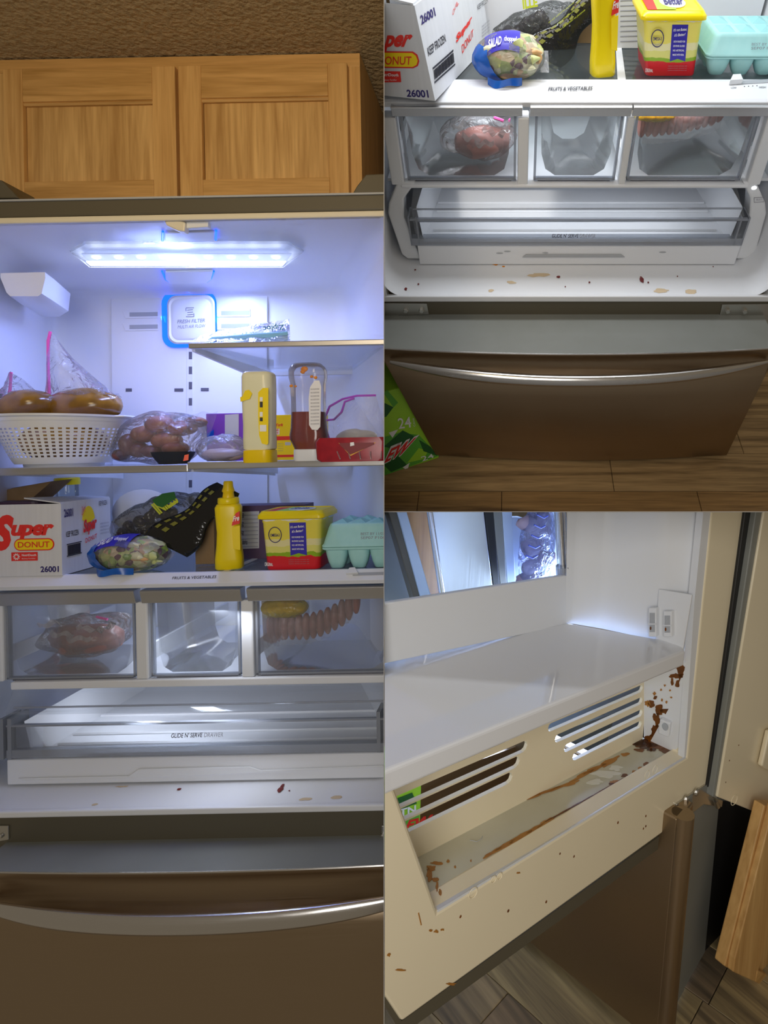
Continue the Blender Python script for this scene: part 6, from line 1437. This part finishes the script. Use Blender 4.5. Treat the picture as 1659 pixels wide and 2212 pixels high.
# oak base cabinet at the far right
cbx = thing('base_cabinet', 'oak base cabinet corner at the lower right beside the dark gap', 'cabinet', C, c(1640, 2130, -.06))
yC = -.055
part('face_frame', MB().prism([c(x, y, yC) for x, y in ((1652, 1740), (1566, 2088), (1584, 2098), (1600, 2060), (1680, 1740))], (0, .02, 0)), OAKV, cbx, bevel=.002)
part('door_stile', MB().prism([c(x, y, yC - .012) for x, y in ((1672, 1740), (1588, 2072), (1584, 2100), (1632, 2122), (1700, 1860), (1720, 1740))], (0, .012, 0)), OAKV, cbx, bevel=.002)
part('door_rail', MB().prism([c(x, y, yC - .013) for x, y in ((1632, 2122), (1636, 2096), (1720, 2130), (1720, 2165))], (0, .013, 0)), OAKH, cbx, bevel=.002)
part('door_panel', MB().prism([c(x, y, yC - .004) for x, y in ((1632, 2100), (1700, 1850), (1740, 1850), (1740, 2140))], (0, .004, 0)), OAKP, cbx)
part('carcass', MB().prism([c(x, y, yC + .021) for x, y in ((1654, 1740), (1570, 2086), (1720, 2165), (1740, 1740))], (0, .02, 0)), OAKV, cbx)
part('painted_side_gap_shade', MB().prism([c(x, y, .03) for x, y in ((1540, 1730), (1500, 2100), (1600, 2130), (1700, 1730))], (0, .02, 0)), BLACK, cbx)  # black sheet stands in for the unlit gap beside the cabinet
part('toe_kick', MB().prism([c(x, y, yC + .05) for x, y in ((1570, 2080), (1575, 2110), (1720, 2190), (1720, 2160))], (0, .02, 0)), BLACK, cbx)
# floor
fl2 = solo('floor', MB().box(-1.2, 1.0, -.5, 1.3, z_f - .05, z_f - .026), mat('subfloor', (.07, .04, .02), .7), C, kind='structure')
k = 0
pd = fd; pw_ = .115                        # planks run along the freezer front
FL2 = [wood('grey_plank_a', (.42, .31, .17), (.11, .085, .055), 'y', .5, .6, 1.4), wood('grey_plank_b', (.34, .24, .14), (.08, .065, .045), 'y', .5, .5, 1.4), wood('grey_plank_c', (.50, .38, .19), (.15, .115, .07), 'y', .5, .7, 1.4)]
org = Vector((f1[0], f1[1], 0)); side = Vector((fn.x, fn.y, 0))
for r_ in range(-6, 8):
    off = side * (r_ * pw_ - .03); cuts = [-.9, -.55 + .17 * (r_ % 3), -.1 + .13 * (r_ % 4), .3 + .1 * (r_ % 2), .75]
    for i in range(4):
        P0_ = org + off + fd * (cuts[i] + .0008); P1_ = org + off + fd * (cuts[i + 1] - .0008)
        a_, b_, c_, d_ = P0_, P1_, P1_ + side * (pw_ - .0016), P0_ + side * (pw_ - .0016)
        part('plank', MB().hexa([Vector((p.x, p.y, z_f - .026)) for p in (a_, b_, c_, d_)] + [Vector((p.x, p.y, z_f - .020)) for p in (a_, b_, c_, d_)]), FL2[(r_ * 2 + i) % 3], fl2, bevel=.0008, seg=1); k += 1
solo('wall_right', MB().box(-1.0, 1.0, 1.30, 1.32, z_f - .02, .62), WALLM, C, kind='structure')

# what shows through the door window and the slots
BLW = mat('pale_blue_plastic', (.50, .62, .78), .35)
yv = .42
far = thing('far_door', 'stainless and pale plastic edges of the other open door seen through the window', 'refrigerator door', C, c(980, 1300, yv))
def slab(name, pts, y, m_, par, th=.02): return part(name, MB().prism([c(x, yy_, y) for x, yy_ in pts], (0, th, 0)), m_, par, bevel=.002)
slab('stainless_panel', ((926, 1060), (966, 1330), (1072, 1330), (1040, 1060)), yv, brushed('pale_stainless', (.75, .80, .84), .33, 'z'), far)
part('chrome_edge', MB().tube([c(921, 1060, yv - .004), c(962, 1330, yv - .004)], .006, 10), STEELH, far, smooth=True)
slab('gasket', ((1042, 1060), (1072, 1330), (1086, 1330), (1062, 1060)), yv + .002, BLACK, far)
slab('gasket_edge', ((1062, 1060), (1086, 1330), (1100, 1330), (1082, 1060)), yv + .004, CABGREY, far)
slab('inner_panel', ((1082, 1060), (1100, 1330), (1118, 1330), (1104, 1060)), yv + .006, BLW, far)
slab('inner_bin', ((1106, 1118), (1110, 1330), (1138, 1330), (1131, 1118)), yv + .01, BLW, far)
slab('dark_edge', ((826, 1060), (905, 1330), (920, 1330), (846, 1060)), yv + .01, DARKOL, far)
slab('pale_edge', ((846, 1060), (920, 1330), (944, 1330), (866, 1060)), yv + .006, BLW, far)
slab('lower_panel', ((840, 1600), (1420, 1420), (1420, 1640), (840, 1800)), .62, BLW, far, .01)
solo('oak_panel', MB().prism([c(x, y, yv + .05) for x, y in ((862, 1050), (942, 1330), (964, 1330), (924, 1050))], (0, .02, 0)), wood('burl_oak', (.50, .26, .07), (.28, .12, .03), 'z', .4, .5), C, 'strip of brown oak seen through the door window behind the chrome edge', 'panel')
solo('dark_wall_panel', MB().prism([c(x, y, yv + .08) for x, y in ((700, 1040), (700, 1420), (930, 1340), (850, 1040))], (0, .02, 0)), CABGREY, C, 'dark olive panel at the left behind the door window', 'panel')
solo('dark_floor_mat', MB().prism([c(x, y, .34) for x, y in ((1180, 1590), (1330, 1540), (1300, 1640), (1180, 1700))], (0, .01, 0)), CABGREY, C, 'dark grey band seen through the right group of slots', 'panel')
solo('brown_freezer_edge', MB().prism([c(x, y, .30) for x, y in ((905, 1690), (1150, 1600), (1150, 1690), (905, 1800))], (0, .01, 0)), STEEL, C, 'brown metal panel seen through the left group of slots', 'panel')
t = thing('soda_carton', 'green soda can carton glimpsed through the lower left slots', 'box', C, c(880, 1800, .22))
part('carton', MB().prism([c(x, y, .22) for x, y in ((800, 1690), (912, 1660), (906, 1840), (800, 1860))], (0, .08, 0)), LIME, t, bevel=.002)
sq = lambda x, y: c(x, y, .2195)
patch(t, 'carton_print', [sq(829, 1760), sq(900, 1735), sq(890, 1712), sq(829, 1735)], DGREEN)
patch(t, 'carton_print', [sq(860, 1800), sq(905, 1790), sq(905, 1760), sq(870, 1770)], GRN)
letter(t, 'TN', WHT, (sq(862, 1764), sq(898, 1754), sq(898, 1738), sq(862, 1748)), off=.001, bold=.03)
letter(t, 'EW', RED, (sq(872, 1796), sq(932, 1778), sq(936, 1758), sq(878, 1772)), off=.001, bold=.05, shear=.2)
# frozen-food bag, shelf rails and light tube
yb_ = .36
t = thing('frozen_food_bag', 'clear bag of frozen food with blue print seen through the window', 'bag', C, c(1165, 1300, yb_))
for k, (x, y) in enumerate(((1140, 1130), (1168, 1150), (1150, 1180), (1180, 1205), (1152, 1225), (1170, 1115), (1140, 1250))):
    part('frozen_piece', MB().blob(c(x, y, yb_ + .03), (.026, .014, .017), .55, 40, k, 14, 9), mat('frozen_piece_%d' % k, ((.36, .28, .36), (.5, .45, .55), (.28, .22, .34))[k % 3], .5), t, smooth=True)
part('film', MB().blob(c(1160, 1180, yb_ + .03), (.045, .03, .10), .18, 22, 3, 26, 18), clear('blue_film', (.80, .84, .98), .30, .15, bump=1., bs=40., bodycol=(.45, .5, .85)), t, smooth=True)
for k in range(5):
    q0 = c(1136 + 6 * k, 1200 - 22 * k, yb_ - .004); part('blue_print', MB().tube([q0, q0 + Vector((.02, 0, -.008)), q0 + Vector((.032, 0, -.004))], .0016, 5), mat('blue_bag_print_%d' % k, (.05, .08, .55), .4), t)
t = thing('shelf_rail_set', 'blue-grey shelf rails slanting beside the clear light tube', 'rail', C, c(1185, 1300, .40))
for k in range(3): part('rail', MB().prism([c(x, y, .40 + .004 * k) for x, y in ((1186 + 13 * k, 1060), (1172 + 12 * k, 1330), (1179 + 12 * k, 1330), (1194 + 13 * k, 1060))], (0, .008, 0)), BLW if k % 2 else ALU, t, bevel=.001)
yt = ySl + .012
t = thing('clear_tube', 'clear plastic tube holding a chrome rod at the window corner', 'tube', C, c(1216, 1243, yt))
part('rod', MB().tube([c(1206, 1040, yt), c(1217, 1236, yt)], .006, 10), STEELH, t, smooth=True)
part('sleeve', MB().tube([c(1206, 1040, yt), c(1218, 1242, yt)], .011, 12), CLEARP, t, smooth=True)
part('collar', MB().tube([c(1216, 1222, yt), c(1217, 1240, yt)], .013, 12), CLEARE, t, smooth=True)
# ------------------------------------------------------------------ end every mesh cleanly at the dividing panels
def trim():
    gone = []
    for o, fr, base in MESHES:
        if not fr.keep: continue
        M = fr.M @ Matrix.Translation(base); Mi = M.inverted()
        for n in fr.keep:
            n_ = n.normalized()
            W = [M @ v.co for v in o.data.vertices]
            d = [(p - CAM).dot(n_) - .0008 for p in W]
            if not d: break
            if min(d) >= 0: continue
            if max(d) <= 0:
                gone.append(o); break
            bm = bmesh.new(); bm.from_mesh(o.data)
            pc = Mi @ (CAM + n_ * .0008); nl = (fr.M.to_3x3().inverted() @ n_).normalized()
            nl = (fr.M.to_3x3().transposed() @ n_).normalized()
            r = bmesh.ops.bisect_plane(bm, geom=bm.verts[:] + bm.edges[:] + bm.faces[:], dist=1e-6, plane_co=pc, plane_no=nl, clear_inner=True)
            bm.to_mesh(o.data); bm.free()
    for o in gone:
        for ch in list(o.children):
            if ch not in gone: ch.parent = o.parent
    for o in gone: bpy.data.objects.remove(o)
trim()
bpy.context.view_layer.update()
